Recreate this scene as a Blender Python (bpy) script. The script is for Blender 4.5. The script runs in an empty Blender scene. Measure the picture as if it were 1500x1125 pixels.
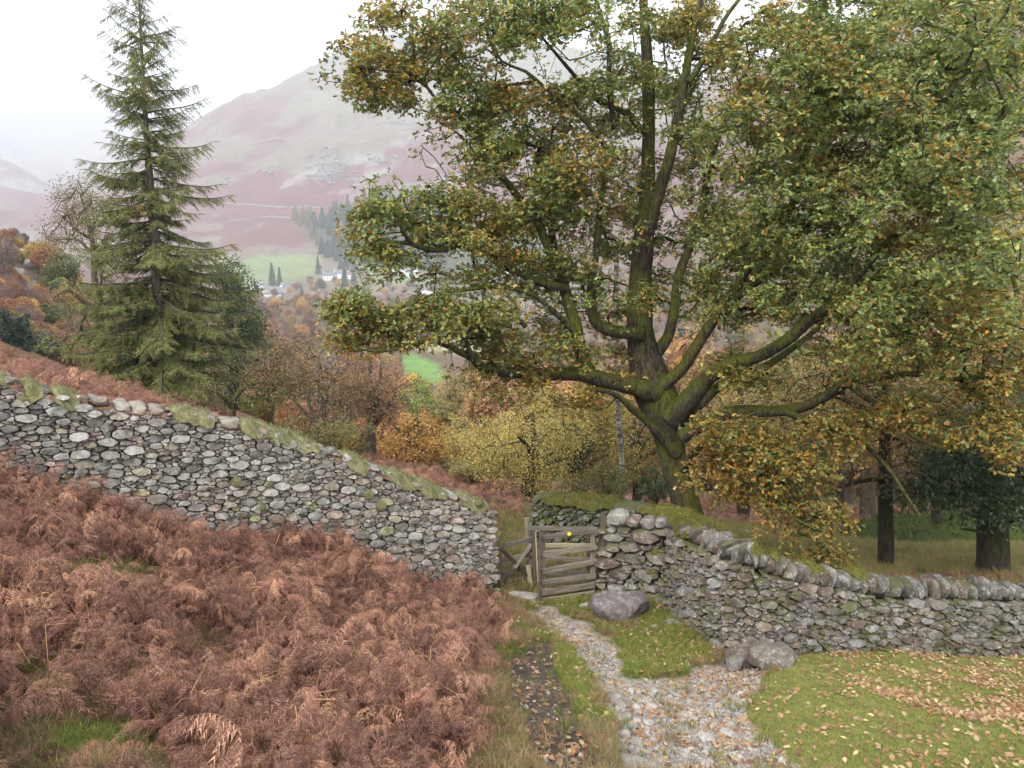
import bpy, math, random
import numpy as np
from mathutils import Vector, Matrix

rng = np.random.default_rng(7)
random.seed(7)
R = math.radians
F = 1168.0                      # focal length in photograph pixels (1500 wide)
PITCH = R(9.36)
CP, SP = math.cos(PITCH), math.sin(PITCH)
C = bpy.context.scene.collection
SC = bpy.context.scene

# ------------------------------------------------------------------ camera, sky, sun, exposure
cam_d = bpy.data.cameras.new('camera'); cam = bpy.data.objects.new('camera', cam_d); C.objects.link(cam)
cam.location = (0, 0, 0); cam.rotation_euler = (math.pi/2 - PITCH, 0, 0)
cam_d.sensor_width = 36; cam_d.lens = 36*F/1500; cam_d.clip_start = 0.05; cam_d.clip_end = 30000
SC.camera = cam

w = bpy.data.worlds.new('World'); SC.world = w; w.use_nodes = True
wn = w.node_tree.nodes; wl = w.node_tree.links
bg = wn['Background']
sky = wn.new('ShaderNodeTexSky'); sky.sky_type = 'NISHITA'; sky.sun_disc = False
sky.sun_elevation = R(38); sky.sun_rotation = R(-150); sky.dust_density = 5; sky.air_density = 1.0
hs = wn.new('ShaderNodeHueSaturation'); hs.inputs['Saturation'].default_value = 0.35
mixw = wn.new('ShaderNodeMix'); mixw.data_type = 'RGBA'; mixw.inputs[0].default_value = 0.7
mixw.inputs['B'].default_value = (9.6, 9.75, 10.0, 1)
wl.new(sky.outputs[0], hs.inputs['Color']); wl.new(hs.outputs[0], mixw.inputs['A'])
wl.new(mixw.outputs['Result'], bg.inputs['Color']); bg.inputs['Strength'].default_value = 0.13

sun_d = bpy.data.lights.new('sun', 'SUN'); sun_d.energy = 1.3; sun_d.angle = R(14); sun_d.color = (1.0, 0.95, 0.88)
sun = bpy.data.objects.new('sun', sun_d); C.objects.link(sun)
sun.rotation_euler = (R(52), 0, R(-25))        # from behind the camera, a little from the left

SC.view_settings.view_transform = 'Standard'; SC.view_settings.look = 'None'
SC.view_settings.exposure = 1.05; SC.view_settings.gamma = 1.0; SC.view_settings.use_curve_mapping = False
cy = SC.cycles
cy.max_bounces = 5; cy.diffuse_bounces = 3; cy.glossy_bounces = 1; cy.transmission_bounces = 2
cy.volume_bounces = 3; cy.transparent_max_bounces = 8; cy.caustics_reflective = False; cy.caustics_refractive = False
cy.use_adaptive_sampling = True; cy.adaptive_threshold = 0.02; cy.use_denoising = True

# ------------------------------------------------------------------ maths helpers
def ray(px, py):
    x = (np.asarray(px, float)-750)/F; y = -(np.asarray(py, float)-562.5)/F
    return x, CP + y*SP, -SP + y*CP
def P(px, py, Y):
    dx, dy, dz = ray(px, py)
    return np.array([dx/dy*Y, Y, dz/dy*Y], float)
def project(X, Y, Z):
    dep = Y*CP - Z*SP
    up = Y*SP + Z*CP
    return 750 + F*X/dep, 562.5 - F*up/dep

def hash2(ix, iy, seed):
    h = (ix.astype(np.int64)*374761393 + iy.astype(np.int64)*668265263 + seed*2147483647) & 0xffffffff
    h = ((h ^ (h >> 13))*1274126177) & 0xffffffff
    return ((h ^ (h >> 16)) & 0xffff)/65535.0
def vnoise(x, y, seed=0):
    x = np.asarray(x, float); y = np.asarray(y, float)
    ix = np.floor(x); iy = np.floor(y); fx = x-ix; fy = y-iy
    fx = fx*fx*(3-2*fx); fy = fy*fy*(3-2*fy)
    a = hash2(ix, iy, seed); b = hash2(ix+1, iy, seed); c = hash2(ix, iy+1, seed); d = hash2(ix+1, iy+1, seed)
    return (a*(1-fx)+b*fx)*(1-fy) + (c*(1-fx)+d*fx)*fy      # 0..1
def fbm(x, y, seed=0, octaves=4):
    s = 0; a = .5; t = 0
    for o in range(octaves):
        s = s + a*vnoise(x*2**o + 17.3*o, y*2**o - 9.1*o, seed+o); t += a; a *= .5
    return s/t
def sstep(a, b, x):
    t = np.clip((x-a)/(b-a), 0, 1); return t*t*(3-2*t)
def inpoly(px, py, poly):
    px = np.asarray(px); py = np.asarray(py); r = np.zeros(px.shape, bool); n = len(poly)
    for i in range(n):
        x1, y1 = poly[i]; x2, y2 = poly[(i+1) % n]
        if y1 == y2: continue
        c = ((y1 > py) != (y2 > py)) & (px < (x2-x1)*(py-y1)/(y2-y1)+x1)
        r ^= c
    return r

# ------------------------------------------------------------------ materials
def new_mat(name):
    m = bpy.data.materials.new(name); m.use_nodes = True
    nt = m.node_tree; b = nt.nodes['Principled BSDF']
    return m, nt, nt.nodes, nt.links, b
def nd(N, t, **kw):
    n = N.new(t)
    for k, v in kw.items():
        if hasattr(n, k): setattr(n, k, v)
        else: n.inputs[k].default_value = v
    return n
def noise(N, L, scale, detail=4, rough=.55, vec=None):
    n = N.new('ShaderNodeTexNoise'); n.inputs['Scale'].default_value = scale
    n.inputs['Detail'].default_value = detail; n.inputs['Roughness'].default_value = rough
    if vec is not None: L.new(vec, n.inputs['Vector'])
    return n
def ramp(N, L, src, stops):
    r = N.new('ShaderNodeValToRGB'); e = r.color_ramp.elements
    while len(e) < len(stops): e.new(.5)
    for i, (p, c) in enumerate(stops):
        e[i].position = p; e[i].color = (c[0], c[1], c[2], 1) if hasattr(c, '__len__') else (c, c, c, 1)
    L.new(src, r.inputs[0]); return r
def mix(N, L, fac, a, b, mode='MIX'):
    m = N.new('ShaderNodeMix'); m.data_type = 'RGBA'; m.blend_type = mode
    for sock, v in ((m.inputs[0], fac), (m.inputs['A'], a), (m.inputs['B'], b)):
        if isinstance(v, (int, float)): sock.default_value = v
        elif isinstance(v, tuple): sock.default_value = (*v, 1)
        else: L.new(v, sock)
    return m.outputs['Result']
def bump(N, L, b, h, dist=.01, strength=.6, prev=None):
    n = N.new('ShaderNodeBump'); n.inputs['Distance'].default_value = dist; n.inputs['Strength'].default_value = strength
    L.new(h, n.inputs['Height'])
    if prev is not None: L.new(prev, n.inputs['Normal'])
    if b is not None: L.new(n.outputs[0], b.inputs['Normal'])
    return n.outputs[0]
def geo_pos(N): return N.new('ShaderNodeNewGeometry').outputs['Position']
def attr(N, name='tint', typ='GEOMETRY'):
    a = N.new('ShaderNodeAttribute'); a.attribute_name = name; a.attribute_type = typ; return a

def mat_leaf(name, rough=.55, trans=.35, var=None, spec=.3):
    m, nt, N, L, b = new_mat(name)
    a = attr(N)
    col = a.outputs['Color']
    if var:
        oi = N.new('ShaderNodeObjectInfo')
        rr = ramp(N, L, oi.outputs['Random'], var)
        rr.color_ramp.interpolation = 'LINEAR'
        col = mix(N, L, 1.0, col, rr.outputs[0], 'MULTIPLY')
    L.new(col, b.inputs['Base Color']); b.inputs['Roughness'].default_value = rough
    b.inputs['Specular IOR Level'].default_value = spec
    if trans > 0:
        t = N.new('ShaderNodeBsdfTranslucent'); L.new(col, t.inputs['Color'])
        ms = N.new('ShaderNodeMixShader'); ms.inputs[0].default_value = trans
        L.new(b.outputs[0], ms.inputs[1]); L.new(t.outputs[0], ms.inputs[2])
        L.new(ms.outputs[0], N['Material Output'].inputs['Surface'])
    return m

def mat_stone(name, lich=.5, dark=1.0, moss=0.0, wet=0.0):
    m, nt, N, L, b = new_mat(name)
    pos = geo_pos(N)
    a = attr(N)
    n1 = noise(N, L, 9, 6, .65, pos); n2 = noise(N, L, 38, 5, .7, pos); n3 = noise(N, L, 2.2, 3, .5, pos)
    base = mix(N, L, 1.0, a.outputs['Color'], ramp(N, L, n1.outputs[0], [(.3, .62*dark), (.7, 1.2*dark)]).outputs[0], 'MULTIPLY')
    lr = ramp(N, L, n2.outputs[0], [(.50, 0.0), (.62, 1.0)])
    lr2 = ramp(N, L, n1.outputs[0], [(.52-.12*lich, 0.0), (.66-.12*lich, .85)])
    lf = mix(N, L, 1.0, lr.outputs[0], lr2.outputs[0], 'MULTIPLY')
    base = mix(N, L, lf, base, (.46, .45, .40))
    n5 = noise(N, L, 110, 3, .7, pos)
    base = mix(N, L, 1.0, base, ramp(N, L, n5.outputs[0], [(.32, .6), (.5, 1.0), (.68, 1.35)]).outputs[0], 'MULTIPLY')
    n4 = noise(N, L, 15, 3, .6, pos)
    dk = ramp(N, L, n4.outputs[0], [(.56, 0.0), (.72, .7)])
    base = mix(N, L, dk.outputs[0], base, (.055, .05, .042))
    ge = N.new('ShaderNodeNewGeometry')
    if moss > 0:
        sep = N.new('ShaderNodeSeparateXYZ'); L.new(ge.outputs['Normal'], sep.inputs[0])
        up = N.new('ShaderNodeMapRange'); L.new(sep.outputs['Z'], up.inputs[0])
        up.inputs[1].default_value = -.3; up.inputs[2].default_value = .9; up.inputs[3].default_value = .0; up.inputs[4].default_value = .35
        ad = N.new('ShaderNodeMath'); ad.operation = 'ADD'; L.new(up.outputs[0], ad.inputs[0]); L.new(n3.outputs[0], ad.inputs[1])
        mr = ramp(N, L, ad.outputs[0], [(.80-.25*moss, 0.0), (.93-.25*moss, 1.0)])
        mf = mix(N, L, 1.0, mr.outputs[0], ramp(N, L, n2.outputs[0], [(.35, .3), (.55, 1.0)]).outputs[0], 'MULTIPLY')
        base = mix(N, L, mf, base, (.075, .085, .018))
    L.new(base, b.inputs['Base Color']); b.inputs['Roughness'].default_value = .85 - wet*.35
    b.inputs['Specular IOR Level'].default_value = .25
    nb = bump(N, L, None, n1.outputs[0], .03, .9)
    bump(N, L, b, n2.outputs[0], .008, .9, nb)
    return m

def mat_bark(name, c1, c2, mossc=None, mossamt=.5, scale=14):
    m, nt, N, L, b = new_mat(name)
    tc = N.new('ShaderNodeTexCoord'); mp = N.new('ShaderNodeMapping'); mp.inputs['Scale'].default_value = (1, 1, .25)
    L.new(tc.outputs['Object'], mp.inputs[0])
    n1 = noise(N, L, scale, 6, .7, mp.outputs[0]); n2 = noise(N, L, 1.6, 4, .6, tc.outputs['Object'])
    c = ramp(N, L, n1.outputs[0], [(.38, c1), (.62, c2)]).outputs[0]
    if mossc:
        ge = N.new('ShaderNodeNewGeometry'); sep = N.new('ShaderNodeSeparateXYZ'); L.new(ge.outputs['Normal'], sep.inputs[0])
        mu = N.new('ShaderNodeMath'); mu.operation = 'MULTIPLY_ADD'; mu.inputs[1].default_value = .22
        L.new(sep.outputs['Z'], mu.inputs[0]); L.new(n2.outputs[0], mu.inputs[2])
        mr = ramp(N, L, mu.outputs[0], [(.62-.25*mossamt, 0.0), (.78-.25*mossamt, 1.0)])
        mt = mix(N, L, 1.0, mossc, ramp(N, L, n1.outputs[0], [(.35, .45), (.65, 1.5)]).outputs[0], 'MULTIPLY')
        c = mix(N, L, mr.outputs[0], c, mt)
    L.new(c, b.inputs['Base Color']); b.inputs['Roughness'].default_value = .9; b.inputs['Specular IOR Level'].default_value = .15
    bump(N, L, b, n1.outputs[0], .05, .9)
    return m

def mat_simple(name, col, rough=.8, nscale=8, lo=.75, hi=1.2, bd=.01, spec=.2):
    m, nt, N, L, b = new_mat(name)
    tc = N.new('ShaderNodeTexCoord')
    n1 = noise(N, L, nscale, 5, .6, tc.outputs['Object'])
    c = mix(N, L, 1.0, col, ramp(N, L, n1.outputs[0], [(.3, lo), (.7, hi)]).outputs[0], 'MULTIPLY')
    L.new(c, b.inputs['Base Color']); b.inputs['Roughness'].default_value = rough; b.inputs['Specular IOR Level'].default_value = spec
    if bd: bump(N, L, b, n1.outputs[0], bd, .5)
    return m

def mat_tinted(name, rough=.9, nscale=60, lo=.75, hi=1.2, bd=.004, n2s=8, lo2=.85, hi2=1.12):
    m, nt, N, L, b = new_mat(name)
    pos = geo_pos(N); a = attr(N)
    n1 = noise(N, L, nscale, 5, .65, pos); n2 = noise(N, L, n2s, 4, .6, pos)
    c = mix(N, L, 1.0, a.outputs['Color'], ramp(N, L, n1.outputs[0], [(.3, lo), (.7, hi)]).outputs[0], 'MULTIPLY')
    c = mix(N, L, 1.0, c, ramp(N, L, n2.outputs[0], [(.3, lo2), (.7, hi2)]).outputs[0], 'MULTIPLY')
    L.new(c, b.inputs['Base Color']); b.inputs['Roughness'].default_value = rough; b.inputs['Specular IOR Level'].default_value = .1
    nb = bump(N, L, None, n1.outputs[0], bd, .8)
    bump(N, L, b, n2.outputs[0], bd*4, .5, nb)
    return m

def mat_wood(name, c1, c2, mossy=.3):
    m, nt, N, L, b = new_mat(name)
    tc = N.new('ShaderNodeTexCoord'); mp = N.new('ShaderNodeMapping'); mp.inputs['Scale'].default_value = (2.0, 30, 30)
    oi = N.new('ShaderNodeObjectInfo'); L.new(tc.outputs['Object'], mp.inputs[0])
    av = N.new('ShaderNodeVectorMath'); av.operation = 'ADD'; L.new(mp.outputs[0], av.inputs[0]); 
    cb = N.new('ShaderNodeCombineXYZ'); ml = N.new('ShaderNodeMath'); ml.operation = 'MULTIPLY'; ml.inputs[1].default_value = 50
    L.new(oi.outputs['Random'], ml.inputs[0]); L.new(ml.outputs[0], cb.inputs[0]); L.new(cb.outputs[0], av.inputs[1])
    n1 = noise(N, L, 1.6, 6, .7, av.outputs[0]); n2 = noise(N, L, 5, 4, .6, geo_pos(N))
    c = ramp(N, L, n1.outputs[0], [(.32, c1), (.66, c2)]).outputs[0]
    c = mix(N, L, 1.0, c, ramp(N, L, oi.outputs['Random'], [(0, (.7, .7, .7)), (.5, (.95, .92, .9)), (1, (1.2, 1.15, 1.0))]).outputs[0], 'MULTIPLY')
    c = mix(N, L, ramp(N, L, n2.outputs[0], [(.5, 0.0), (.75, mossy)]).outputs[0], c, (.17, .18, .09))
    L.new(c, b.inputs['Base Color']); b.inputs['Roughness'].default_value = .85; b.inputs['Specular IOR Level'].default_value = .2
    bump(N, L, b, n1.outputs[0], .012, .8)
    return m

M = {}
M['stone_l'] = mat_stone('pale_lichened_stone', .45, .92, .0)
M['stone_r'] = mat_stone('dark_damp_stone', .6, .72, .14, .3)
M['stone_m'] = mat_stone('mossy_stone', .35, .6, .75)
M['stone_g'] = mat_stone('track_stone', -.6, .9)
M['boulder'] = mat_stone('boulder_stone', .3, .95)
M['core'] = mat_simple('wall_hearting', (.06, .052, .042), .95, 12)
M['leaf'] = mat_leaf('oak_leaf', .42, .3, spec=.5)
M['needle'] = mat_leaf('spruce_needle', .6, .2)
M['tree_leaf'] = mat_leaf('far_leaf', .6, .25)
M['far_tree'] = mat_leaf('far_tree_leaf', .7, .2, [(0, (.72, .76, .8)), (.5, (1, 1, 1)), (1, (1.3, 1.18, 1.0))], .1)
M['bracken'] = mat_leaf('dead_bracken', .7, .3, [(0, (.40, .36, .36)), (.35, (.8, .76, .76)), (.75, (1.15, 1.06, 1.0)), (1, (1.6, 1.65, 1.4))], .15)
M['grass'] = mat_leaf('grass_blade', .6, .3, [(0, (.7, .8, .7)), (.6, (1, 1, 1)), (1, (1.5, 1.25, 1.1))], .2)
M['litter'] = mat_leaf('fallen_leaf', .6, .15, spec=.3)
M['moss'] = mat_tinted('moss_cushion', .95, 90, .55, 1.35, .012, 14, .75, 1.2)
M['ground'] = mat_tinted('ground_soil_turf', .95, 70, .6, 1.35, .012, 9, .8, 1.15)
M['hill'] = mat_tinted('fellside', .98, .15, .72, 1.22, .6, .02, .85, 1.12)
M['oak_bark'] = mat_bark('oak_bark_moss', (.014, .012, .009), (.085, .07, .052), (.07, .078, .014), .85, 24)
M['bark'] = mat_bark('grey_brown_bark', (.045, .038, .03), (.13, .11, .09), (.07, .08, .02), .3, 14)
M['dark_bark'] = mat_bark('dark_bark', (.022, .018, .014), (.06, .05, .04), (.04, .05, .01), .35, 14)
M['spruce_bark'] = mat_bark('spruce_bark', (.05, .04, .034), (.14, .115, .10), (.08, .09, .03), .15, 16)
def mat_birch():
    m, nt, N, L, b = new_mat('birch_bark'); tc = N.new('ShaderNodeTexCoord'); mp = N.new('ShaderNodeMapping'); mp.inputs['Scale'].default_value = (1, 1, 7)
    L.new(tc.outputs['Object'], mp.inputs[0]); n1 = noise(N, L, 1.6, 5, .7, mp.outputs[0]); n2 = noise(N, L, 2.5, 4, .6, tc.outputs['Object'])
    c = ramp(N, L, n1.outputs[0], [(.42, (.05, .045, .04)), (.52, (.40, .385, .35))]).outputs[0]
    c = mix(N, L, ramp(N, L, n2.outputs[0], [(.45, 0.0), (.62, .8)]).outputs[0], c, (.10, .10, .06))
    L.new(c, b.inputs['Base Color']); b.inputs['Roughness'].default_value = .8; return m
M['birch_bark'] = mat_birch()
M['far_bark'] = mat_simple('far_bark', (.12, .10, .085), .9, 2, .7, 1.2, 0)
M['wood'] = mat_wood('weathered_wood', (.075, .064, .056), (.24, .215, .19))
M['wood_d'] = mat_wood('dark_weathered_wood', (.045, .035, .03), (.14, .11, .09), .2)
M['wood_p'] = mat_wood('pale_mossy_wood', (.20, .18, .12), (.36, .33, .24), .5)
M['yellow'] = mat_simple('yellow_plastic', (.75, .55, .03), .5, 3, .95, 1.05, 0)
M['render'] = mat_simple('white_render', (.78, .77, .74), .9, .6, .92, 1.05, 0)
M['slate'] = mat_simple('slate_roof', (.16, .17, .19), .7, 1.5, .8, 1.2, 0)
M['window'] = mat_simple('window_glass', (.05, .06, .07), .2, 1, .9, 1.1, 0, .5)

# ------------------------------------------------------------------ mesh helpers
def tag(o, label=None, cat=None, group=None, kind=None):
    if label: o['label'] = label
    if cat: o['category'] = cat
    if group: o['group'] = group
    if kind: o['kind'] = kind
    return o
def mk_mesh(name, V, Fc, tint=None, smooth=False, mat=None):
    V = np.ascontiguousarray(V, dtype=np.float32); Fc = np.ascontiguousarray(Fc, dtype=np.int32)
    me = bpy.data.meshes.new(name)
    me.vertices.add(len(V)); me.vertices.foreach_set('co', V.ravel())
    n, k = Fc.shape
    me.loops.add(n*k); me.loops.foreach_set('vertex_index', Fc.ravel())
    me.polygons.add(n); me.polygons.foreach_set('loop_start', np.arange(0, n*k, k, dtype=np.int32))
    me.polygons.foreach_set('use_smooth', np.full(n, smooth, dtype=bool))
    me.update(calc_edges=True)
    if tint is not None:
        tint = np.asarray(tint, np.float32)
        if tint.ndim == 1: tint = np.tile(tint, (len(V), 1))
        at = me.attributes.new('tint', 'FLOAT_COLOR', 'POINT')
        at.data.foreach_set('color', np.hstack([tint, np.ones((len(V), 1), np.float32)]).astype(np.float32).ravel())
    if mat: me.materials.append(mat)
    return me
def link(name, me, parent=None, loc=None):
    o = bpy.data.objects.new(name, me); C.objects.link(o)
    if parent: o.parent = parent
    if loc is not None: o.location = loc
    return o
def empty(name, loc=(0, 0, 0)):
    o = bpy.data.objects.new(name, None); C.objects.link(o); o.location = loc; o.empty_display_size = .2; return o
def child(name, me, parent):
    """link a mesh given in world coordinates under a parent empty that has only a location"""
    o = link(name, me, parent); o.matrix_parent_inverse = Matrix.Translation(-Vector(parent.location)); return o
def merge(parts):
    """parts: (V, F(tri), T)"""
    Vs, Fs, Ts, off = [], [], [], 0
    for V, Fc, T in parts:
        if len(V) == 0: continue
        Vs.append(V); Fs.append(Fc+off); off += len(V)
        T = np.asarray(T, float); Ts.append(np.tile(T, (len(V), 1)) if T.ndim == 1 else T)
    return np.vstack(Vs), np.vstack(Fs), np.vstack(Ts)
def scatter(TV, TF, Mx, Lc, col):
    """TV(n,3) TF(m,3) Mx(N,3,3) Lc(N,3) col(N,3)"""
    n = len(TV); N_ = len(Lc)
    V = np.einsum('kij,nj->kni', Mx, TV) + Lc[:, None, :]
    Fc = TF[None] + (np.arange(N_)*n)[:, None, None]
    T = np.repeat(col, n, axis=0)
    return V.reshape(-1, 3), Fc.reshape(-1, TF.shape[1]), T
def rand_rot(n, rg=None):
    rg = rg or rng
    q = rg.normal(size=(n, 4)); q /= np.linalg.norm(q, axis=1)[:, None]
    a, b, c, d = q.T
    return np.stack([np.stack([1-2*(c*c+d*d), 2*(b*c-a*d), 2*(b*d+a*c)], 1),
                     np.stack([2*(b*c+a*d), 1-2*(b*b+d*d), 2*(c*d-a*b)], 1),
                     np.stack([2*(b*d-a*c), 2*(c*d+a*b), 1-2*(b*b+c*c)], 1)], 1)
def frame_from(d, up=None, spin=None):
    """columns: x = d, y = side, z = up-ish ; d (N,3)"""
    d = d/np.maximum(np.linalg.norm(d, axis=1), 1e-9)[:, None]
    u = np.tile(np.array([0, 0, 1.0]), (len(d), 1)) if up is None else up
    u = np.where((np.abs((d*u).sum(1)) > .98)[:, None], np.array([1.0, 0, 0]), u)
    y = np.cross(u, d); y /= np.linalg.norm(y, axis=1)[:, None]
    z = np.cross(d, y)
    if spin is not None:
        c, s = np.cos(spin)[:, None], np.sin(spin)[:, None]
        y, z = y*c+z*s, z*c-y*s
    return np.stack([d, y, z], 2)
def frusta(P0, P1, R0, R1, k=4):
    d = P1-P0; Fm = frame_from(d)
    ang = np.arange(k)*2*np.pi/k
    ring = np.stack([np.zeros(k), np.cos(ang), np.sin(ang)], 1)
    A = np.einsum('nij,kj->nki', Fm, ring)
    V = np.concatenate([P0[:, None]+A*R0[:, None, None], P1[:, None]+A*R1[:, None, None]], 1)
    q = []
    for i in range(k):
        j = (i+1) % k; q += [(i, j, k+j), (i, k+j, k+i)]
    q = np.array(q)
    Fc = q[None] + (np.arange(len(P0))*2*k)[:, None, None]
    return V.reshape(-1, 3), Fc.reshape(-1, 3)
def catmull(pts, rad, step):
    pts = np.asarray(pts, float); rad = np.asarray(rad, float)
    p = np.vstack([2*pts[0]-pts[1], pts, 2*pts[-1]-pts[-2]])
    out, ro = [], []
    for i in range(len(pts)-1):
        p0, p1, p2, p3 = p[i], p[i+1], p[i+2], p[i+3]
        m = max(1, int(np.linalg.norm(p2-p1)/step))
        for j in range(m):
            t = j/m
            out.append(.5*((2*p1)+(-p0+p2)*t+(2*p0-5*p1+4*p2-p3)*t*t+(-p0+3*p1-3*p2+p3)*t**3))
            ro.append(rad[i]*(1-t)+rad[i+1]*t)
    out.append(pts[-1]); ro.append(rad[-1])
    return np.array(out), np.array(ro)
def tube(pts, rad, k=10, rough=.06, seed=0, cap=True):
    pts = np.asarray(pts); n = len(pts)
    T = np.gradient(pts, axis=0); T /= np.maximum(np.linalg.norm(T, axis=1), 1e-9)[:, None]
    u = np.cross(T[0], [0.3, 1, .1]); u /= np.linalg.norm(u)
    V = []
    ang = np.arange(k)*2*np.pi/k
    for i in range(n):
        u = u - T[i]*(u@T[i]); u /= np.linalg.norm(u); v = np.cross(T[i], u)
        r = rad[i]*(1+rough*(2*vnoise(ang*1.7+seed, np.full(k, i*.55)+seed*3.1, 5)-1) + rough*.6*np.sin(3*ang+seed+i*.07))
        V.append(pts[i]+np.outer(np.cos(ang)*r, u)+np.outer(np.sin(ang)*r, v))
    V = np.vstack(V); Fc = []
    i = np.arange(n-1)[:, None]*k; j = np.arange(k)[None]; j2 = (j+1) % k
    a, b, c, d = i+j, i+j2, i+k+j2, i+k+j
    Fc = np.concatenate([np.stack([a, b, c], -1).reshape(-1, 3), np.stack([a, c, d], -1).reshape(-1, 3)])
    if cap:
        V = np.vstack([V, pts[-1]+T[-1]*rad[-1]*.6]); e = len(V)-1; base = (n-1)*k
        Fc = np.vstack([Fc, [(base+q, base+(q+1) % k, e) for q in range(k)]])
    return V, Fc

def icos(sub):
    import bmesh
    bm = bmesh.new(); bmesh.ops.create_icosphere(bm, subdivisions=sub, radius=1)
    V = np.array([v.co[:] for v in bm.verts]); Fc = np.array([[v.index for v in f.verts] for f in bm.faces]); bm.free()
    return V, Fc
ICO1, ICO2, ICO3, ICO4 = icos(1), icos(2), icos(3), icos(4)
def rock(ico, dims, boxy=.5, lump=.18, rg=rng):
    V, Fc = ico
    s = 1/np.maximum((np.abs(V)**(2+boxy*5)).sum(1)**(1/(2+boxy*5)), 1e-6)
    V = V*s[:, None]
    # random chopping planes give angular faces
    for _ in range(7):
        n = rg.normal(size=3); n /= np.linalg.norm(n); d = rg.uniform(.72, 1.0)
        dd = V@n - d; V = V - np.outer(np.maximum(dd, 0)*.85, n)
    o = rg.uniform(0, 50, 3)
    V = V*(1+lump*(fbm(V[:, 0]*1.3+o[0]+V[:, 2], V[:, 1]*1.3+o[1]-V[:, 2]*.7, 3, 3)-.5)[:, None]*2)
    return V*np.asarray(dims)/2, Fc

# ------------------------------------------------------------------ terrain
T_ = [
 # near ground around the track (px, py, distance)
 (900,1125,4.2),(750,1125,4.0),(1180,1125,4.4),(1500,1125,4.6),(500,1125,3.9),(250,1160,3.6),(0,1190,3.4),
 (830,980,7.6),(700,960,7.6),(1100,1060,5.9),(1300,1040,6.7),(1500,1045,6.9),(1500,965,10.5),(1370,962,10.3),(1250,955,10.0),
 (1150,962,9.6),(1070,968,9.4),(1000,918,10.5),(905,908,11.0),(920,872,12.0),(800,884,12.0),(860,945,9.2),(960,1000,7.9),
 (730,868,12.2),(600,850,11.5),(400,806,10.6),(200,768,9.8),(0,735,9.0),(-250,690,8.0),(-500,650,7.2),
 (350,950,6.6),(150,900,6.0),(0,900,5.4),(550,930,7.8),(200,1020,4.6),(-250,930,4.8),(-600,900,4.5),(400,1040,5.1),
 (1800,970,10.8),(1800,1110,5),(2200,960,11),
 # behind the walls
 (0,590,15),(100,590,15),(200,620,15),(400,695,15),(600,770,15),(730,818,15.5),(850,802,16),(960,800,16),(1015,808,16),(1200,832,16),(1300,838,17),(1450,842,16.5),(1600,848,16),
 (-300,560,14),(-700,500,13),
 (100,560,25),(235,592,30),(300,620,26),(400,660,25),(500,680,25),(600,700,24),(700,722,24),(760,732,26),(850,740,28),
 (1000,765,28),(1200,775,30),(1400,782,28),(1600,790,28),(1900,800,28),
 (1000,735,45),(1250,748,45),(1500,750,45),(1800,755,45),
 (0,520,30),(-300,430,30),(0,505,40),(100,525,60),(0,410,80),(-100,330,95),(0,345,110),(60,372,110),(130,450,120),(-300,250,110),
 (0,420,220),(100,440,300),(-300,350,300),
 (300,570,60),(300,545,120),(450,640,60),(500,610,120),(650,690,60),(650,655,100),(800,690,60),(800,650,100),(1000,690,90),(1200,690,90),(1500,690,90),(1800,690,90),
 (300,500,250),(350,445,700),(450,520,300),(500,460,500),(300,460,450),
 (650,600,200),(600,560,350),(605,545,420),(640,500,520),(600,470,650),(600,432,800),(800,600,200),(800,540,400),(800,450,800),
 (1000,600,160),(1200,600,160),(1200,520,260),(1000,500,400),(1300,450,250),(1500,560,160),(1500,400,250),(1800,350,250),
 # valley floor and fells
 (0,345,1300),(100,400,700),(200,385,1000),(400,432,900),(400,375,1150),(500,420,950),(700,420,950),(900,400,850),
 (0,300,2000),(0,252,2500),(0,224,2800),(0,268,3300),(0,190,4300),(-300,180,3000),(-300,120,5000),(-600,60,4000),
 (60,300,2200),(100,330,1600),(130,296,2700),(150,300,3200),(60,218,4300),(150,203,4300),(220,200,4300),(300,200,4300),(400,190,5000),
 (200,320,1400),(200,270,1700),(205,240,1900),(200,270,2400),
 (280,186,2000),(280,230,1800),(280,300,1450),(280,225,2600),
 (350,148,2050),(400,300,1400),(400,210,1750),(430,118,2150),(430,170,2700),(520,66,2300),(590,56,2330),(460,96,2220),(520,110,2050),(520,200,1700),(520,300,1350),(520,110,3000),
 (600,330,1250),(600,250,1450),(600,150,1850),(650,50,2350),(650,110,3000),(800,70,2300),(800,200,1700),(800,330,1200),(800,120,3000),
 (950,90,2200),(950,250,1400),(950,360,900),(950,140,3000),(1050,120,1500),(1050,300,800),(1050,180,2500),
 (1150,330,500),(1150,100,1100),(1300,250,500),(1300,60,800),(1300,20,1000),(1300,80,2000),(1500,200,400),(1500,-80,800),(1500,0,2000),(1900,100,400),(1900,-200,800),(1900,0,2000),(1900,100,5000),(1300,150,5000),(800,160,5000),(600,170,5000),
 (2300,700,90),(2300,750,45),(-700,350,60),(-700,200,200),(-700,200,1000),
]
cp = np.array([[*(lambda p: (p[0]/p[1], math.log(p[1]), p[2]/p[1]))(P(a, b, c))] for a, b, c in T_])
cp = np.vstack([cp, [[x, math.log(2.2), -.95+(-x*.42 if x < 0 else .02*x)] for x in (-1.2, -.6, 0, .6, 1.2)]])
SA = 3.2
def _d(a, s): return np.sqrt(((a[:, None]-cp[None, :, 0])*SA)**2+(s[:, None]-cp[None, :, 1])**2+.16**2)
_K = _d(cp[:, 0], cp[:, 1]); n_ = len(cp)
_A = np.zeros((n_+3, n_+3)); _A[:n_, :n_] = _K - np.eye(n_)*0.015; _A[:n_, n_] = 1; _A[:n_, n_+1:] = cp[:, :2]; _A[n_:, :n_] = _A[:n_, n_:].T
_W = np.linalg.solve(_A, np.concatenate([cp[:, 2], [0, 0, 0]]))
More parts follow.
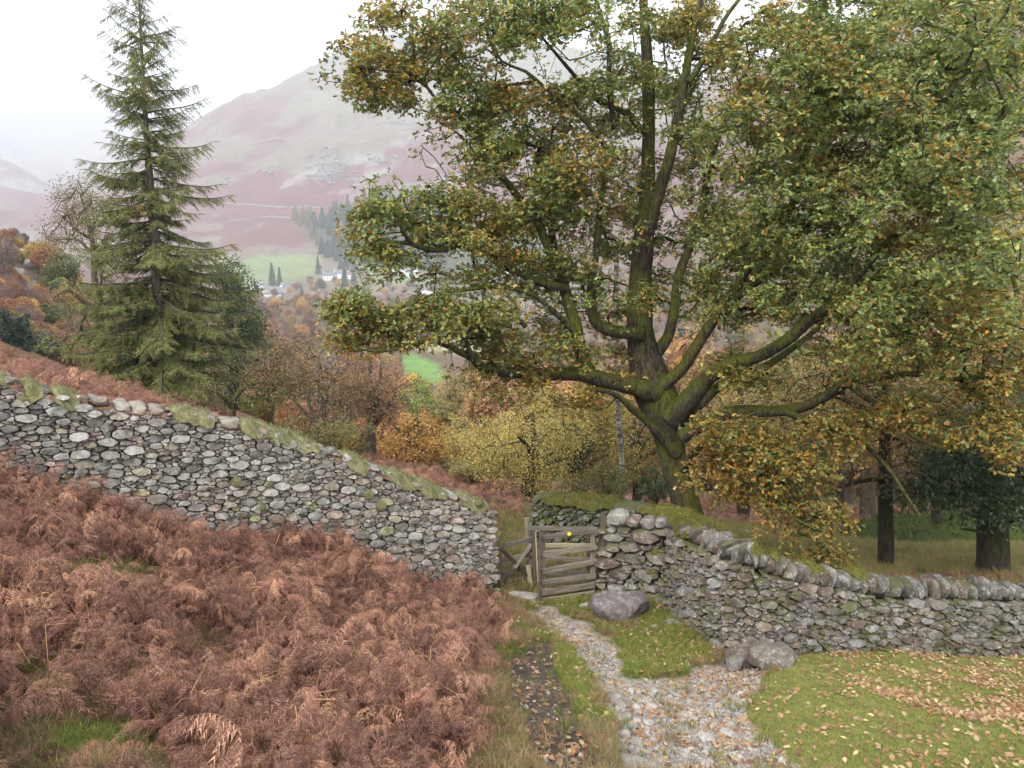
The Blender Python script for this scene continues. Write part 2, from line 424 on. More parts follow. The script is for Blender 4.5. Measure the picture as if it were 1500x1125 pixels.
def elev(a, s):
    a = np.atleast_1d(a).astype(float).ravel(); s = np.atleast_1d(s).astype(float).ravel(); o = np.empty(len(a))
    for i in range(0, len(a), 20000):
        q = slice(i, i+20000); o[q] = _d(a[q], s[q])@_W[:n_] + _W[n_] + a[q]*_W[n_+1] + s[q]*_W[n_+2]
    return o
def detail(X, Y):
    d = np.hypot(X, Y)
    h = .07*(fbm(X*1.1, Y*1.1, 1, 3)-.5) + .03*(fbm(X*5, Y*5, 4, 2)-.5)
    h = h + .9*(fbm(X/9, Y/9, 2, 3)-.5)*sstep(15, 50, d)
    h = h + 7*(fbm(X/70, Y/70, 9, 3)-.5)*sstep(100, 500, d)
    rg_ = 1-np.abs(2*fbm(X/260, Y/260, 12, 4)-1)
    h = h + 70*(rg_-.75)*sstep(1100, 2000, d) + 16*(fbm(X/50, Y/50, 15, 3)-.5)*sstep(1200, 1900, d)
    return h
def G(X, Y):
    X = np.atleast_1d(np.asarray(X, float)); Y = np.atleast_1d(np.asarray(Y, float))
    return (Y*elev(X/Y, np.log(Y)).reshape(X.shape)) + detail(X, Y)
def g1(x, y): return float(G(x, y)[0])
def at(px, Y):
    """world x for a column of the photograph at distance Y on the ground"""
    X = (px-750)/F*Y*1.0; z = 0
    for _ in range(4):
        z = g1(X, Y); dep = Y*CP - z*SP; X = (px-750)/F*dep
    return X, Y, g1(X, Y)
def hit(px, py, y0=3, y1=5200):
    s = np.linspace(math.log(y0), math.log(y1), 900); dx, dy, dz = ray(px, py)
    Y = np.exp(s); X = dx/dy*Y; Z = dz/dy*Y; g = G(X, Y)
    k = np.argmax(Z <= g) if (Z <= g).any() else len(Y)-1
    return np.array([X[k], Y[k], g[k]])

# picture-derived outlines of the ground's kinds, baked into world-space vertex data
GRAVEL = [(762,893),(800,885),(835,900),(880,925),(908,945),(912,985),(960,995),(1030,975),(1075,965),(1135,955),(1125,985),(1090,1035),(1120,1080),(1215,1140),(905,1140),(905,1070),(880,1020),(860,985),(835,950),(800,925)]
MUD = [(762,948),(790,936),(812,946),(808,975),(830,1010),(850,1060),(905,1140),(790,1140),(762,1075),(738,1015),(738,975)]
GREEN_A = [(810,945),(835,950),(862,1000),(880,1060),(850,1040),(825,990)]
GREEN_B = [(900,930),(960,905),(1010,915),(1052,955),(1000,985),(950,992),(915,980)]
LAWN = [(1130,985),(1165,960),(1210,948),(1340,955),(1520,960),(1560,1160),(1215,1145),(1120,1078),(1092,1035)]
LEAFY = [(1180,950),(1520,955),(1540,1075),(1400,1060),(1290,1020),(1200,985)]
def masks(X, Y, Z):
    px, py = project(X, Y, Z)
    wx = 26*(fbm(X*3, Y*3, 21, 3)-.5); wy = 18*(fbm(X*3, Y*3, 31, 3)-.5)
    qx, qy = px+wx, py+wy
    near = Y < 13.2
    return {k: inpoly(qx, qy, p) & near for k, p in (('gravel', GRAVEL), ('mud', MUD), ('ga', GREEN_A), ('gb', GREEN_B), ('lawn', LAWN), ('leafy', LEAFY))} | {'px': px, 'py': py}

def grid(a0, a1, na, s0, s1, ns):
    a = np.linspace(a0, a1, na); s = np.linspace(s0, s1, ns)
    A, S = np.meshgrid(a, s); Y = np.exp(S); X = A*Y
    Z = (Y.ravel()*elev(A.ravel(), S.ravel())).reshape(Y.shape) + detail(X, Y)
    i = np.arange(ns-1)[:, None]*na; j = np.arange(na-1)[None]
    q = np.stack([i+j, i+j+1, i+na+j+1, i+na+j], -1).reshape(-1, 4)
    return X, Y, Z, q
def compact(V, Fc, T, sel):
    f = Fc[sel]; u, inv = np.unique(f, return_inverse=True)
    return V[u], inv.reshape(f.shape), T[u]
def blur(a, n=2):
    for _ in range(n):
        p = np.pad(a, ((1, 1), (1, 1)) + ((0, 0),)*(a.ndim-2), mode='edge')
        a = (p[1:-1, 1:-1]*2+p[:-2, 1:-1]+p[2:, 1:-1]+p[1:-1, :-2]+p[1:-1, 2:])/6
    return a

SPLIT = math.log(60)
X, Y, Z, q = grid(-1.15, 1.15, 430, math.log(2.2), SPLIT, 400)
mk = masks(X, Y, Z)
# track is worn a little below the turf, the lawn is domed
Z = Z - .05*blur((mk['gravel'] | mk['mud']).astype(float), 4) + .04*blur(mk['lawn'].astype(float), 8)*0
TRACK_SINK = .05
n1 = fbm(X*2.3, Y*2.3, 40, 4); n2 = fbm(X*.7, Y*.7, 50, 3); n3 = fbm(X*7, Y*7, 44, 3)
soil = np.array([.115, .085, .055]); straw = np.array([.21, .17, .09]); green = np.array([.085, .125, .025]); brac = np.array([.15, .075, .05])
t = n1[..., None]
col = straw*(1-sstep(.45, .62, t)) + green*sstep(.45, .62, t)
col = col*(1-.55*sstep(.5, .65, n3)[..., None]) + soil*.55*sstep(.5, .65, n3)[..., None]
bz = ((X < -.2) | (Y > 21)) & (X < 3)
bm_ = blur(bz.astype(float), 6)[..., None]*.85
col = col*(1-bm_) + brac*bm_
far_m = blur(((Y > 12.8) & (X > 2.2)).astype(float), 4)[..., None]
meadow = np.array([.10, .135, .035])*(1-sstep(.4, .65, n2)[..., None]) + np.array([.16, .15, .06])*sstep(.4, .65, n2)[..., None]
meadow = meadow*(1-sstep(30, 34, Y)[..., None]) + np.array([.20, .10, .075])*sstep(30, 34, Y)[..., None]
meadow = meadow*(1-sstep(46, 50, Y)[..., None]) + np.array([.12, .11, .05])*sstep(46, 50, Y)[..., None]
col = col*(1-far_m) + meadow*far_m
def lay(col, m, c, b=1):
    m = blur(m.astype(float), b)[..., None]; return col*(1-m)+c*m
col = lay(col, mk['gravel'], (np.array([.30, .265, .23])*(.75+.5*n3[..., None])))
col = lay(col, mk['mud'], (np.array([.085, .068, .056])*(.8+.5*n1[..., None])))
gl = np.array([.235, .25, .075])
gcol = gl*(.75+.5*n1[..., None])
col = lay(col, mk['ga'], gcol*.9, 2); col = lay(col, mk['gb'], gcol*.8, 2); col = lay(col, mk['lawn'], gcol, 3)
lit = (mk['leafy'] & (n1 > .47))

V = np.stack([X, Y, Z], -1).reshape(-1, 3); Tn = col.reshape(-1, 3)
fm = q[:, 0]
gm = mk['gravel'].ravel()[fm]; mm = mk['mud'].ravel()[fm] & ~gm; lm = mk['lawn'].ravel()[fm] & ~gm & ~mm
for nm, sel in (('ground', ~(gm | mm | lm)), ('path', gm), ('dirt_track', mm), ('lawn', lm)):
    v, f, tt = compact(V, q, Tn, sel)
    tag(link(nm, mk_mesh(nm, v, f, tt, True, M['ground'])), kind='structure',
        label={'ground': 'rough sloping ground of turf and soil round the gate', 'path': 'stony leaf-strewn path running down to the gate',
               'dirt_track': 'dark trodden mud track beside the stony path', 'lawn': 'short green turf in front of the stone wall'}[nm])
# behind the camera
xs = np.linspace(-2.2*1.15, 2.2*1.15, 30)
zf = 2.2*elev(xs/2.2, np.full(30, math.log(2.2)))+detail(xs, np.full(30, 2.2))
Vb = np.vstack([np.stack([xs, np.full(30, 2.2), zf-.052*0], 1), np.stack([xs*8, np.full(30, -14.0), zf*.25+1.0], 1)])
fb = np.array([(i, i+1, 31+i, 30+i) for i in range(29)])[:, ::-1]
tag(link('slope', mk_mesh('slope', Vb, fb, np.tile(brac, (60, 1)), True, M['ground'])), kind='structure', label='bracken slope running up behind the viewpoint')

# far terrain
FIELDS = [([(330,418),(345,385),(375,376),(470,372),(468,388),(455,402),(430,412),(395,424),(372,432)], (.18, .23, .10), (600, 1500)),
          ([(585,523),(600,515),(640,532),(660,560),(640,566),(592,545)], (.14, .26, .06), (300, 640)),
          ([(755,545),(800,552),(800,590),(768,585)], (.14, .25, .06), (250, 640)),
          ([(520,385),(600,395),(640,410),(560,415)], (.17, .23, .10), (700, 1300)),
          ([(560,498),(680,492),(760,505),(690,520),(600,512)], (.30, .27, .15), (400, 900)),
          ([(300,365),(345,378),(330,400),(300,395)], (.24, .22, .11), (600, 1500))]
PLANT = [(425,318),(470,318),(520,300),(560,285),(640,290),(720,320),(800,350),(800,410),(700,400),(600,395),(520,398),(470,372),(455,345)]
X, Y, Z, q = grid(-1.15, 1.15, 520, SPLIT, math.log(5400), 380)
px, py = project(X, Y, Z)
nA = fbm(X/180, Y/180, 60, 5); nB = fbm(X/45, Y/45, 61, 4); nC = fbm(X/600, Y/600, 62, 3); nD = fbm(X/20, Y/20, 63, 3)
bra = np.array([.15, .072, .066]); gra = np.array([.20, .20, .14]); rok = np.array([.27, .26, .24]); woo = np.array([.12, .085, .05])
hi = sstep(200, 470, Z + 160*(nC-.5))
mixb = np.clip(sstep(.46, .56, nA*.7+nB*.3)*.6 + hi*.8, 0, 1)[..., None]
col = bra*(1-mixb) + gra*mixb
rk = (sstep(.60, .68, nB)*sstep(.50, .60, nC)*sstep(-20, 60, Z))[..., None]*.8
col = col*(1-rk) + rok*rk
sc_ = (sstep(.62, .67, nD)*sstep(.5, .6, nA))[..., None]*.4
col = col*(1-sc_) + np.array([.10, .10, .05])*sc_
wz = (1-sstep(650, 850, Y))[..., None]
wood = woo*(.7+.6*nB[..., None]); col = col*(1-wz) + wood*wz
lh = ((X < -35) & (Y < 260)).astype(float)[..., None]
lcol = np.array([.17, .115, .075])*(1-sstep(.5, .6, nD)[..., None]) + np.array([.22, .19, .12])*sstep(.5, .6, nD)[..., None]
col = col*(1-lh*.8)+lcol*lh*.8
rh = (sstep(.32, .45, X/Y)*sstep(150, 400, Y)*(1-sstep(1400, 2200, Y)))[..., None]
col = col*(1-rh) + np.array([.13, .085, .05])*(.6+.8*nB[..., None])*rh
fields_m = np.zeros(X.shape, bool)
col = lay(col, inpoly(px, py, PLANT) & (Y > 900) & (Y < 1700), np.array([.07, .085, .045])*(.8+.4*nB[..., None]), 1)
for poly, c, (y0, y1) in FIELDS:
    m = inpoly(px+8*(nD-.5), py+5*(nD-.5), poly) & (Y > y0) & (Y < y1); fields_m |= m
    col = lay(col, m, np.array(c)*(.85+.3*nB[..., None]), 1)
V = np.stack([X, Y, Z], -1).reshape(-1, 3); Tn = col.reshape(-1, 3)
fsel = fields_m.ravel()[q[:, 0]]
for nm, sel, lb in (('hills', ~fsel, 'broad fellside of bracken and pale grass rising beyond the valley'), ('field', fsel, 'bright green grazing fields in the valley')):
    v, f, tt = compact(V, q, Tn, sel)
    tag(link(nm, mk_mesh(nm, v, f, tt, True, M['hill'])), kind='structure', label=lb)
ZTOP = float(Z.max()); ZBOT = float(Z.min())

# ------------------------------------------------------------------ tree growing
def grow(P0, par0, rad0, A, step=.35, up=.0, jitter=.05, rg=rng, dirw=.5):
    """attach attractor points one by one to the nearest branch with a curved twig"""
    cap = len(P0) + len(A)*14 + 10
    Pn = np.zeros((cap, 3)); par = np.full(cap, -1); n = len(P0); Pn[:n] = P0; par[:n] = par0
    base_n = n
    d0 = np.min(np.linalg.norm(A[:, None]-np.asarray(P0)[None], axis=2), axis=1) if len(A)*len(P0) < 4e7 else np.linalg.norm(A-P0[-1], axis=1)
    A = A[np.argsort(d0 + rg.uniform(0, .4, len(A)))]
    tips = []
    for a in A:
        d = Pn[:n]-a; dist = np.sqrt((d*d).sum(1)) + up*np.maximum(d[:, 2], 0)
        k = int(np.argmin(dist)); D = np.linalg.norm(Pn[k]-a)
        if D < step*.4: tips.append(k); continue
        m = min(12, max(1, int(round(D/step))))
        pd = Pn[k]-Pn[par[k]] if par[k] >= 0 else np.array([0, 0, 1.])
        pd = pd/max(np.linalg.norm(pd), 1e-6)
        c = Pn[k] + pd*D*dirw*.6 + np.array([0, 0, D*.05]); prev = k
        for i in range(1, m+1):
            t = i/m
            p = (1-t)**2*Pn[k] + 2*t*(1-t)*c + t*t*a
            if i < m: p = p + rg.normal(0, jitter*D/m**.5, 3)
            Pn[n] = p; par[n] = prev; prev = n; n += 1
        tips.append(prev)
    Pn = Pn[:n]; par = par[:n]
    cnt = np.zeros(n); cnt[tips] += 1
    for i in range(n-1, 0, -1):
        if par[i] >= 0: cnt[par[i]] += cnt[i]
    return Pn, par, cnt, np.array(tips), base_n
def twig_mesh(Pn, par, cnt, base_n, rtip, ex=.45, k=4, maxr=9):
    idx = np.arange(base_n, len(Pn)); pa = par[idx]
    rr = np.minimum(rtip*np.maximum(cnt, 1)**ex, maxr)
    r0 = np.where(pa < base_n, rr[idx]*1.15, rr[pa])
    r0 = np.minimum(r0, rr[idx]*1.5)
    return frusta(Pn[pa], Pn[idx], r0, rr[idx], k)

OAK_LEAF = (np.array([[0, 0, 0], [.30, .24, .05], [.35, 0, -.02], [.30, -.24, .05], [.70, .34, .03], [.62, 0, -.03], [.70, -.34, .03], [1.0, 0, -.08]]),
            np.array([[0, 2, 1], [0, 3, 2], [1, 2, 5], [2, 3, 5], [2, 5, 4], [2, 6, 5], [4, 5, 7], [5, 6, 7]]))
SIMPLE_LEAF = (np.array([[0, 0, 0], [.5, .28, .06], [.5, -.28, .06], [1, 0, -.05]]), np.array([[0, 2, 1], [1, 2, 3]]))
def leaf_cloud(tips, dirs, n_per, spread, size, colf, template=SIMPLE_LEAF, rg=rng, flat=.35, rosette=0):
    N_ = len(tips)*n_per
    c = np.repeat(tips, n_per, 0); dd = np.repeat(dirs, n_per, 0)
    off = rg.normal(size=(N_, 3)); off /= np.linalg.norm(off, axis=1)[:, None]
    if rosette:
        off[:] = off[(np.arange(N_)//rosette)*rosette]
    rr = spread*rg.uniform(.15, 1, (N_, 1))**.7
    if rosette: rr[:] = rr[(np.arange(N_)//rosette)*rosette]
    pos = c + off*rr*np.array([1, 1, .75])
    ld = off*.8 + dd*.5 + rg.normal(0, .4, (N_, 3)) + np.array([0, 0, -.15])
    if rosette: ld = off*.35 + rg.normal(0, 1, (N_, 3))*np.array([1, 1, .55]) + np.array([0, 0, -.1])
    up = rg.normal(0, flat, (N_, 3)) + np.array([0, 0, 1.0])
    up /= np.linalg.norm(up, axis=1)[:, None]
    Fm = frame_from(ld, up) * (size*rg.uniform(.6, 1.25, N_))[:, None, None]
    return scatter(template[0], template[1], Fm, pos, colf(pos, np.repeat(np.arange(len(tips)), n_per)))
def palette(cols, weights, jit=.15, rg=rng):
    cols = np.array(cols); wts = np.array(weights)/np.sum(weights)
    def f(pos, ci):
        k = rg.choice(len(cols), len(pos), p=wts)
        return cols[k]*(1+rg.normal(0, jit, (len(pos), 1)))*np.clip(1+rg.normal(0, .06, (len(pos), 3)), .6, 1.5)
    return f
def pal2(colsA, colsB, mixf, jit=.15, rg=rng):
    A_, B_ = np.array(colsA), np.array(colsB)
    def f(pos, ci):
        m = np.clip(mixf(pos), 0, 1); pick = rg.uniform(size=len(pos)) < m
        ka = rg.integers(0, len(A_), len(pos)); kb = rg.integers(0, len(B_), len(pos))
        c = np.where(pick[:, None], B_[kb], A_[ka])
        return np.clip(c*(1+rg.normal(0, jit, (len(pos), 1))), .004, .9)
    return f
TW = np.array([.06, .05, .04])

def build_tree(name, loc, trunk_pts, trunk_r, A, leaf, bark, label, cat, rtip=.006, step=.35, k=4, group=None, trunk_k=10, limbs=(), leafmat=None, ex=.45, jitter=.05, tn_seed=0, dirw=.5, crown_name='crown', maxr=.12):
    """trunk/limbs in world coordinates; returns thing"""
    t = empty(name, loc)
    tp, tr = catmull(trunk_pts, trunk_r, step*.7)
    tag(t, label, cat, group)
    v, f = tube(tp, tr, trunk_k, .07, tn_seed); parts = [(v, f, TW)]
    nodes = [tp]; par = [np.arange(len(tp))-1]; off = len(tp); tubes = []
    for pts, rr in limbs:
        lp, lr = catmull(pts, rr, step*.6)
        allp = np.vstack(nodes); kx = int(np.argmin(np.linalg.norm(allp-lp[0], axis=1)))
        tubes.append((tube(lp, lr, 8, .1, tn_seed+len(tubes))))
        nodes.append(lp); p = np.arange(len(lp))-1+off; p[0] = kx; par.append(p); off += len(lp)
    link_tr = mk_mesh('trunk', v, f, TW, True, bark); child('trunk', link_tr, t)
    for v2, f2 in tubes:
        child('limb', mk_mesh('limb', v2, f2, TW, True, bark), t)
    Pn, pr, cnt, tips, bn = grow(np.vstack(nodes), np.concatenate(par), None, A, step, jitter=jitter, dirw=dirw)
    v3, f3 = twig_mesh(Pn, pr, cnt, bn, rtip, ex, k, maxr)
    o = child('branches', mk_mesh('branches', v3, f3, TW, True, bark), t); o['kind'] = 'stuff'
    if leaf:
        d = Pn[tips]-Pn[np.maximum(pr[tips], 0)]; d /= np.maximum(np.linalg.norm(d, axis=1), 1e-6)[:, None]
        v4, f4, t4 = leaf_cloud(Pn[tips], d, **leaf)
        o = child(crown_name, mk_mesh(crown_name, v4, f4, t4, False, leafmat or M['tree_leaf']), t); o['kind'] = 'stuff'
    return t

# ------------------------------------------------------------------ drystone walls
def clip_poly(poly, n, d):
    out = []; m = len(poly)
    for i in range(m):
        a = poly[i]; b = poly[(i+1) % m]; da = a[0]*n[0]+a[1]*n[1]-d; db = b[0]*n[0]+b[1]*n[1]-d
        if da <= 0: out.append(a)
        if (da < 0 < db) or (db < 0 < da):
            s = da/(da-db); out.append((a[0]+(b[0]-a[0])*s, a[1]+(b[1]-a[1])*s))
    return out
def stone_cells(u0, u1, lo, hi, size, aspect=1.9, rg=rng, shear=0.0):
    """irregular packing; lo/hi are functions of u giving the wall's bottom and top; returns (poly, centre, inside)"""
    pad = size*2.2
    zmin = min(lo(u) for u in np.linspace(u0, u1, 20))-pad; zmax = max(hi(u) for u in np.linspace(u0, u1, 20))+pad
    S = []; r = []
    cell = size
    grid_ = {}
    for f, tries in ((2.1, 110), (1.55, 600), (1.15, 2600), (.82, 6000), (.58, 8000)):
        area = (u1-u0)*(zmax-zmin)/(size*size)
        for _ in range(int(tries*area/400)):
            u = rg.uniform(u0-pad, u1+pad); z = rg.uniform(zmin, zmax)
            if z < lo(u)-pad or z > hi(u)+pad: continue
            rad = f*size*.5*rg.uniform(.9, 1.1)*(.8 if f < 1 else 1)
            x_, y_ = u/aspect, (z-shear*u)
            gx, gy = int(x_/cell*aspect/aspect), int(y_/cell)
            ok = True
            for i in range(gx-3, gx+4):
                for j in range(gy-3, gy+4):
                    for (xx, yy, rr) in grid_.get((i, j), ()):
                        if (x_-xx)**2+(y_-yy)**2 < (.92*(rad+rr)*.62)**2: ok = False; break
                    if not ok: break
                if not ok: break
            if ok:
                grid_.setdefault((gx, gy), []).append((x_, y_, rad)); S.append((x_, y_)); r.append(rad*.62)
    S = np.array(S); r = np.array(r); out = []
    for i in range(len(S)):
        u = S[i, 0]*aspect; z = S[i, 1]+shear*u
        if not (u0 <= u <= u1 and lo(u) <= z <= hi(u)): continue
        d = S-S[i]; D = np.hypot(d[:, 0], d[:, 1]); k = np.argsort(D)[1:22]
        b = size*1.6
        poly = [(S[i, 0]-b, S[i, 1]-b), (S[i, 0]+b, S[i, 1]-b), (S[i, 0]+b, S[i, 1]+b), (S[i, 0]-b, S[i, 1]+b)]
        for j in k:
            n = d[j]/D[j]; off = (D[j]**2 + r[i]**2 - r[j]**2)/(2*D[j])
            poly = clip_poly(poly, n, n@S[i]+off)
            if len(poly) < 3: break
        if len(poly) < 3: continue
        pq = np.array([(a*aspect, b_+shear*a*aspect) for a, b_ in poly])
        out.append(pq)
    return out
def resample(poly, n):
    e = np.roll(poly, -1, 0)-poly; Ls = np.hypot(e[:, 0], e[:, 1]); cum = np.concatenate([[0], np.cumsum(Ls)])
    t = np.arange(n)/n*cum[-1]; k = np.clip(np.searchsorted(cum, t, side='right')-1, 0, len(poly)-1)
    f = (t-cum[k])/np.maximum(Ls[k], 1e-9); return poly[k]+e[k]*f[:, None]
def stone_mesh(poly, mapf, gap, bulge, rg, n=10, depth=.12):
    c = poly.mean(0); r = np.sqrt(max(abs(.5*np.sum(poly[:, 0]*np.roll(poly[:, 1], -1)-np.roll(poly[:, 0], -1)*poly[:, 1])), 1e-6)/np.pi)
    p = poly
    p = np.vstack([np.stack([.86*p+.14*np.roll(p, -1, 0), .14*p+.86*np.roll(p, -1, 0)], 1).reshape(-1, 2)])
    e_ = np.hypot(*(np.roll(p, -1, 0)-p).T); p = p[e_ > .004] if (e_ > .004).sum() >= 6 else p
    if len(p) > 12: p = resample(p, 12)
    n = len(p)
    d = p-c; L_ = np.hypot(d[:, 0], d[:, 1])[:, None]
    p = c + d*np.clip(1-gap*rg.uniform(.2, 1.8)/np.maximum(L_, 1e-4), .6, 1)*(1+rg.normal(0, .05, (n, 1)))
    tx, ty = rg.normal(0, .26), rg.normal(-.05, .26); proud = rg.normal(0, .02)
    b = bulge*rg.uniform(.5, 1.3)*min(r/.07, 1.6)
    def ring(s, dep, jit=.0):
        q = c+(p-c)*s + rg.normal(0, jit*r, (n, 2)); dl = (q-c)
        return [mapf(q[i, 0], q[i, 1], dep+(dl[i, 0]*tx+dl[i, 1]*ty)*(1 if dep > 0 else .3)+(rg.normal(0, .004) if dep > -.05 else 0)+proud) for i in range(n)]
    V = np.array(ring(.84, -depth) + ring(1.0, 0) + ring(rg.uniform(.76, .92), b, .07) + [mapf(c[0], c[1], b*rg.uniform(.9, 1.25)+proud)])
    Fc = []
    for a in (0, n):
        for i in range(n):
            j = (i+1) % n; Fc += [(a+i, a+j, a+n+j), (a+i, a+n+j, a+n+i)]
    Fc += [(2*n+i, 2*n+(i+1) % n, 3*n) for i in range(n)]
    return V, np.array(Fc)
def stone_tint(rg, kind):
    if kind == 'l':
        cs = [(.265, .25, .22), (.32, .305, .275), (.20, .185, .16), (.24, .205, .17), (.29, .26, .20), (.26, .20, .17), (.37, .36, .33), (.28, .28, .15)]
        pw = [.26, .22, .18, .12, .1, .05, .05, .02]
    elif kind == 'r':
        cs = [(.22, .20, .17), (.27, .255, .235), (.15, .13, .11), (.20, .15, .125), (.24, .20, .15), (.30, .29, .28)]
        pw = [.28, .2, .2, .12, .12, .08]
    else:
        cs = [(.20, .20, .19), (.15, .15, .14), (.25, .25, .24)]; pw = [.4, .3, .3]
    return np.array(cs[rg.choice(len(cs), p=pw)])*rg.uniform(.85, 1.15)
def wall_frame(pts, lean=.12):
    """pts: (X, Y, base z, height) along the wall. returns u-length, curve functions, map (u,z,depth)->xyz"""
    pts = np.array(pts, float)
    fine, _ = catmull(pts[:, :3], np.zeros(len(pts)), .1); _, hh = catmull(pts[:, :3], pts[:, 3], .1)
    seg = np.hypot(np.diff(fine[:, 0]), np.diff(fine[:, 1])); u = np.concatenate([[0], np.cumsum(seg)])
    tx = np.gradient(fine[:, 0], u); ty = np.gradient(fine[:, 1], u); l = np.hypot(tx, ty); tx /= l; ty /= l
    lo = lambda s: float(np.interp(s, u, fine[:, 2])); hi = lambda s: float(np.interp(s, u, fine[:, 2]+hh))
    def mp(s, z, d):
        x = np.interp(s, u, fine[:, 0]); y = np.interp(s, u, fine[:, 1]); a = np.interp(s, u, tx); b = np.interp(s, u, ty)
        # extend past the ends
        if s < 0: x += a*s; y += b*s
        if s > u[-1]: x += a*(s-u[-1]); y += b*(s-u[-1])
        dd = d - lean*(z-lo(s))
        return (x + b*dd, y - a*dd, z)
    return u[-1], lo, hi, mp
def build_wall(label, pts, size, kind, mat, gap=.012, bulge=.05, aspect=1.9, seed=1, thick=.55, shear=0., limit=300, lean=.12, ends=(False, False)):
    rg = np.random.default_rng(seed)
    Lw, lo, hi, mp = wall_frame(pts, lean)
    p0 = mp(Lw/2, lo(Lw/2), -thick/2)
    t = empty('drystone_wall', p0); tag(t, label, 'stone wall')
    cells = stone_cells(0, Lw, lo, lambda s: hi(s)-.03, size, aspect, rg, shear)
    items = []
    for c in cells:
        v, f = stone_mesh(c, mp, gap, bulge, rg)
        ctr = v.mean(0); px_, py_ = project(*ctr)
        area = abs(.5*np.sum(c[:, 0]*np.roll(c[:, 1], -1)-np.roll(c[:, 0], -1)*c[:, 1]))
        vis = -60 < px_ < 1560 and py_ < 1150
        items.append((area/ctr[1]**2 if vis else 0, v, f, stone_tint(rg, kind)))
    items.sort(key=lambda x: -x[0])
    rest = []
    for k, (a, v, f, c) in enumerate(items):
        if k < limit and a > 0:
            me = mk_mesh('stone', v, f, c, True, mat); me.set_sharp_from_angle(angle=R(34)); child('stone', me, t)
        else: rest.append((v, f, c))
    if rest:
        v, f, c = merge(rest); me = mk_mesh('small_stones', v, f, c, True, mat); me.set_sharp_from_angle(angle=R(34))
        o = child('small_stones', me, t); o['kind'] = 'stuff'
    # hearting
    n = max(4, int(Lw/.2)); V = []
    for i in range(n+1):
        s = .06+(Lw-.12)*i/n; a, b = lo(s)-.25, hi(s)-.14
        V += [mp(s, a, -.06), mp(s, b, -.06), mp(s, b, -thick), mp(s, a, -thick)]
    Fc = []
    for i in range(n):
        for j in range(4): Fc.append((4*i+j, 4*i+(j+1) % 4, 4*i+4+(j+1) % 4, 4*i+4+j))
    Fc += [(3, 2, 1, 0), (4*n, 4*n+1, 4*n+2, 4*n+3)]
    child('wall_core', mk_mesh('wall_core', V, Fc, (.05, .045, .04), False, M['core']), t)
    return t, Lw, lo, hi, mp, rg
def place_rock(name, parent, mat, dims, pos, rotm, tint, rg, ico=ICO2, boxy=.55, lump=.12, as_child=True):
    v, f = rock(ico, dims, boxy, lump, rg); v = v@np.asarray(rotm).T + np.asarray(pos)
    me = mk_mesh(name, v, f, tint, True, mat); me.set_sharp_from_angle(angle=R(38))
    return child(name, me, parent)
def basis(tx, ty, roll=0, pitch=0, yaw=0):
    base = Matrix(((tx, -ty, 0), (ty, tx, 0), (0, 0, 1)))
    return np.array(base @ Matrix.Rotation(yaw, 3, 'Z') @ Matrix.Rotation(pitch, 3, 'Y') @ Matrix.Rotation(roll, 3, 'X'))
def tangent(mp, s):
    a = np.array(mp(s-.05, 0, 0)); b = np.array(mp(s+.05, 0, 0)); d = b-a; d[2] = 0; d /= np.linalg.norm(d); return d[0], d[1]
def moss_pad(parent, mp, hi, s0, s1, rg, tint, w0=-.5, w1=.02, th=.06, blades=900, name='moss', spill=.05):
    """a lumpy cushion draped along the wall top with short stems"""
    ns = max(6, int((s1-s0)/.035)); nw = 16; V = []
    for i in range(ns+1):
        s = s0+(s1-s0)*i/ns; e = math.sin(math.pi*i/ns)**.4
        zt = hi(s); fr = .06*(2*float(fbm(np.array([s*5.0]), np.array([3.3]), 71, 3)[0])-1)
        for j in range(nw+1):
            w_ = w0+(w1+fr-w0)*j/nw; ed = math.sin(math.pi*j/nw)**.5
            h = float(fbm(np.array([s*7.0]), np.array([w_*8+7.3]), 70, 3)[0])
            hh = th*e*ed*(2.2*h-.55) - .04*(1-e*ed)
            x, y, z = mp(s, zt, w_+spill*e*(j/nw)*h)
            sag = spill*1.6*(max(0, j/nw-.72)/.28)**1.5*e*(.2+h*1.6)
            V.append((x, y, zt + hh + .03 - sag - .0))
    V = np.array(V); Fc = []
    for i in range(ns):
        for j in range(nw):
            a = i*(nw+1)+j; Fc += [(a, a+nw+1, a+nw+2), (a, a+nw+2, a+1)]
    Fc = np.array(Fc); T1 = np.tile(tint, (len(V), 1))*(.5+.5*rg.uniform(size=(len(V), 1)))
    k = rg.integers(0, len(V), int(blades*(s1-s0)))
    pos = V[k]+rg.normal(0, .012, (len(k), 3)); d = rg.normal(0, .6, (len(k), 3))+np.array([0, -.3, 1.0])
    bt = np.array([[0, -.06, 0], [0, .06, 0], [1, 0, 0]]); Fm = frame_from(d, spin=rg.uniform(0, 6, len(k)))*rg.uniform(.015, .06, len(k))[:, None, None]
    v, f, c = scatter(bt, np.array([[0, 1, 2]]), Fm, pos, np.tile(tint, (len(k), 1))*rg.uniform(.5, 1.6, (len(k), 1))*rg.uniform(.9, 1.1, (len(k), 3)))
    V, Fc, T1 = merge([(V, Fc, T1), (v, f, c)])
    o = child(name, mk_mesh(name, V, Fc, T1, True, M['moss']), parent); o['kind'] = 'stuff'
    return o

def wp(px, Y, h, sink=.0):
    x, y, z = at(px, Y); return (x, y, z-.05-sink, h+.05)
def wp_top(px, Y, pytop, sink=.05):
    """wall point whose top is seen at row pytop"""
    zt = P(px, pytop, Y)[2]; x = P(px, pytop, Y)[0]; zb = g1(x, Y)-sink
    return (x, Y, zb, zt-zb)
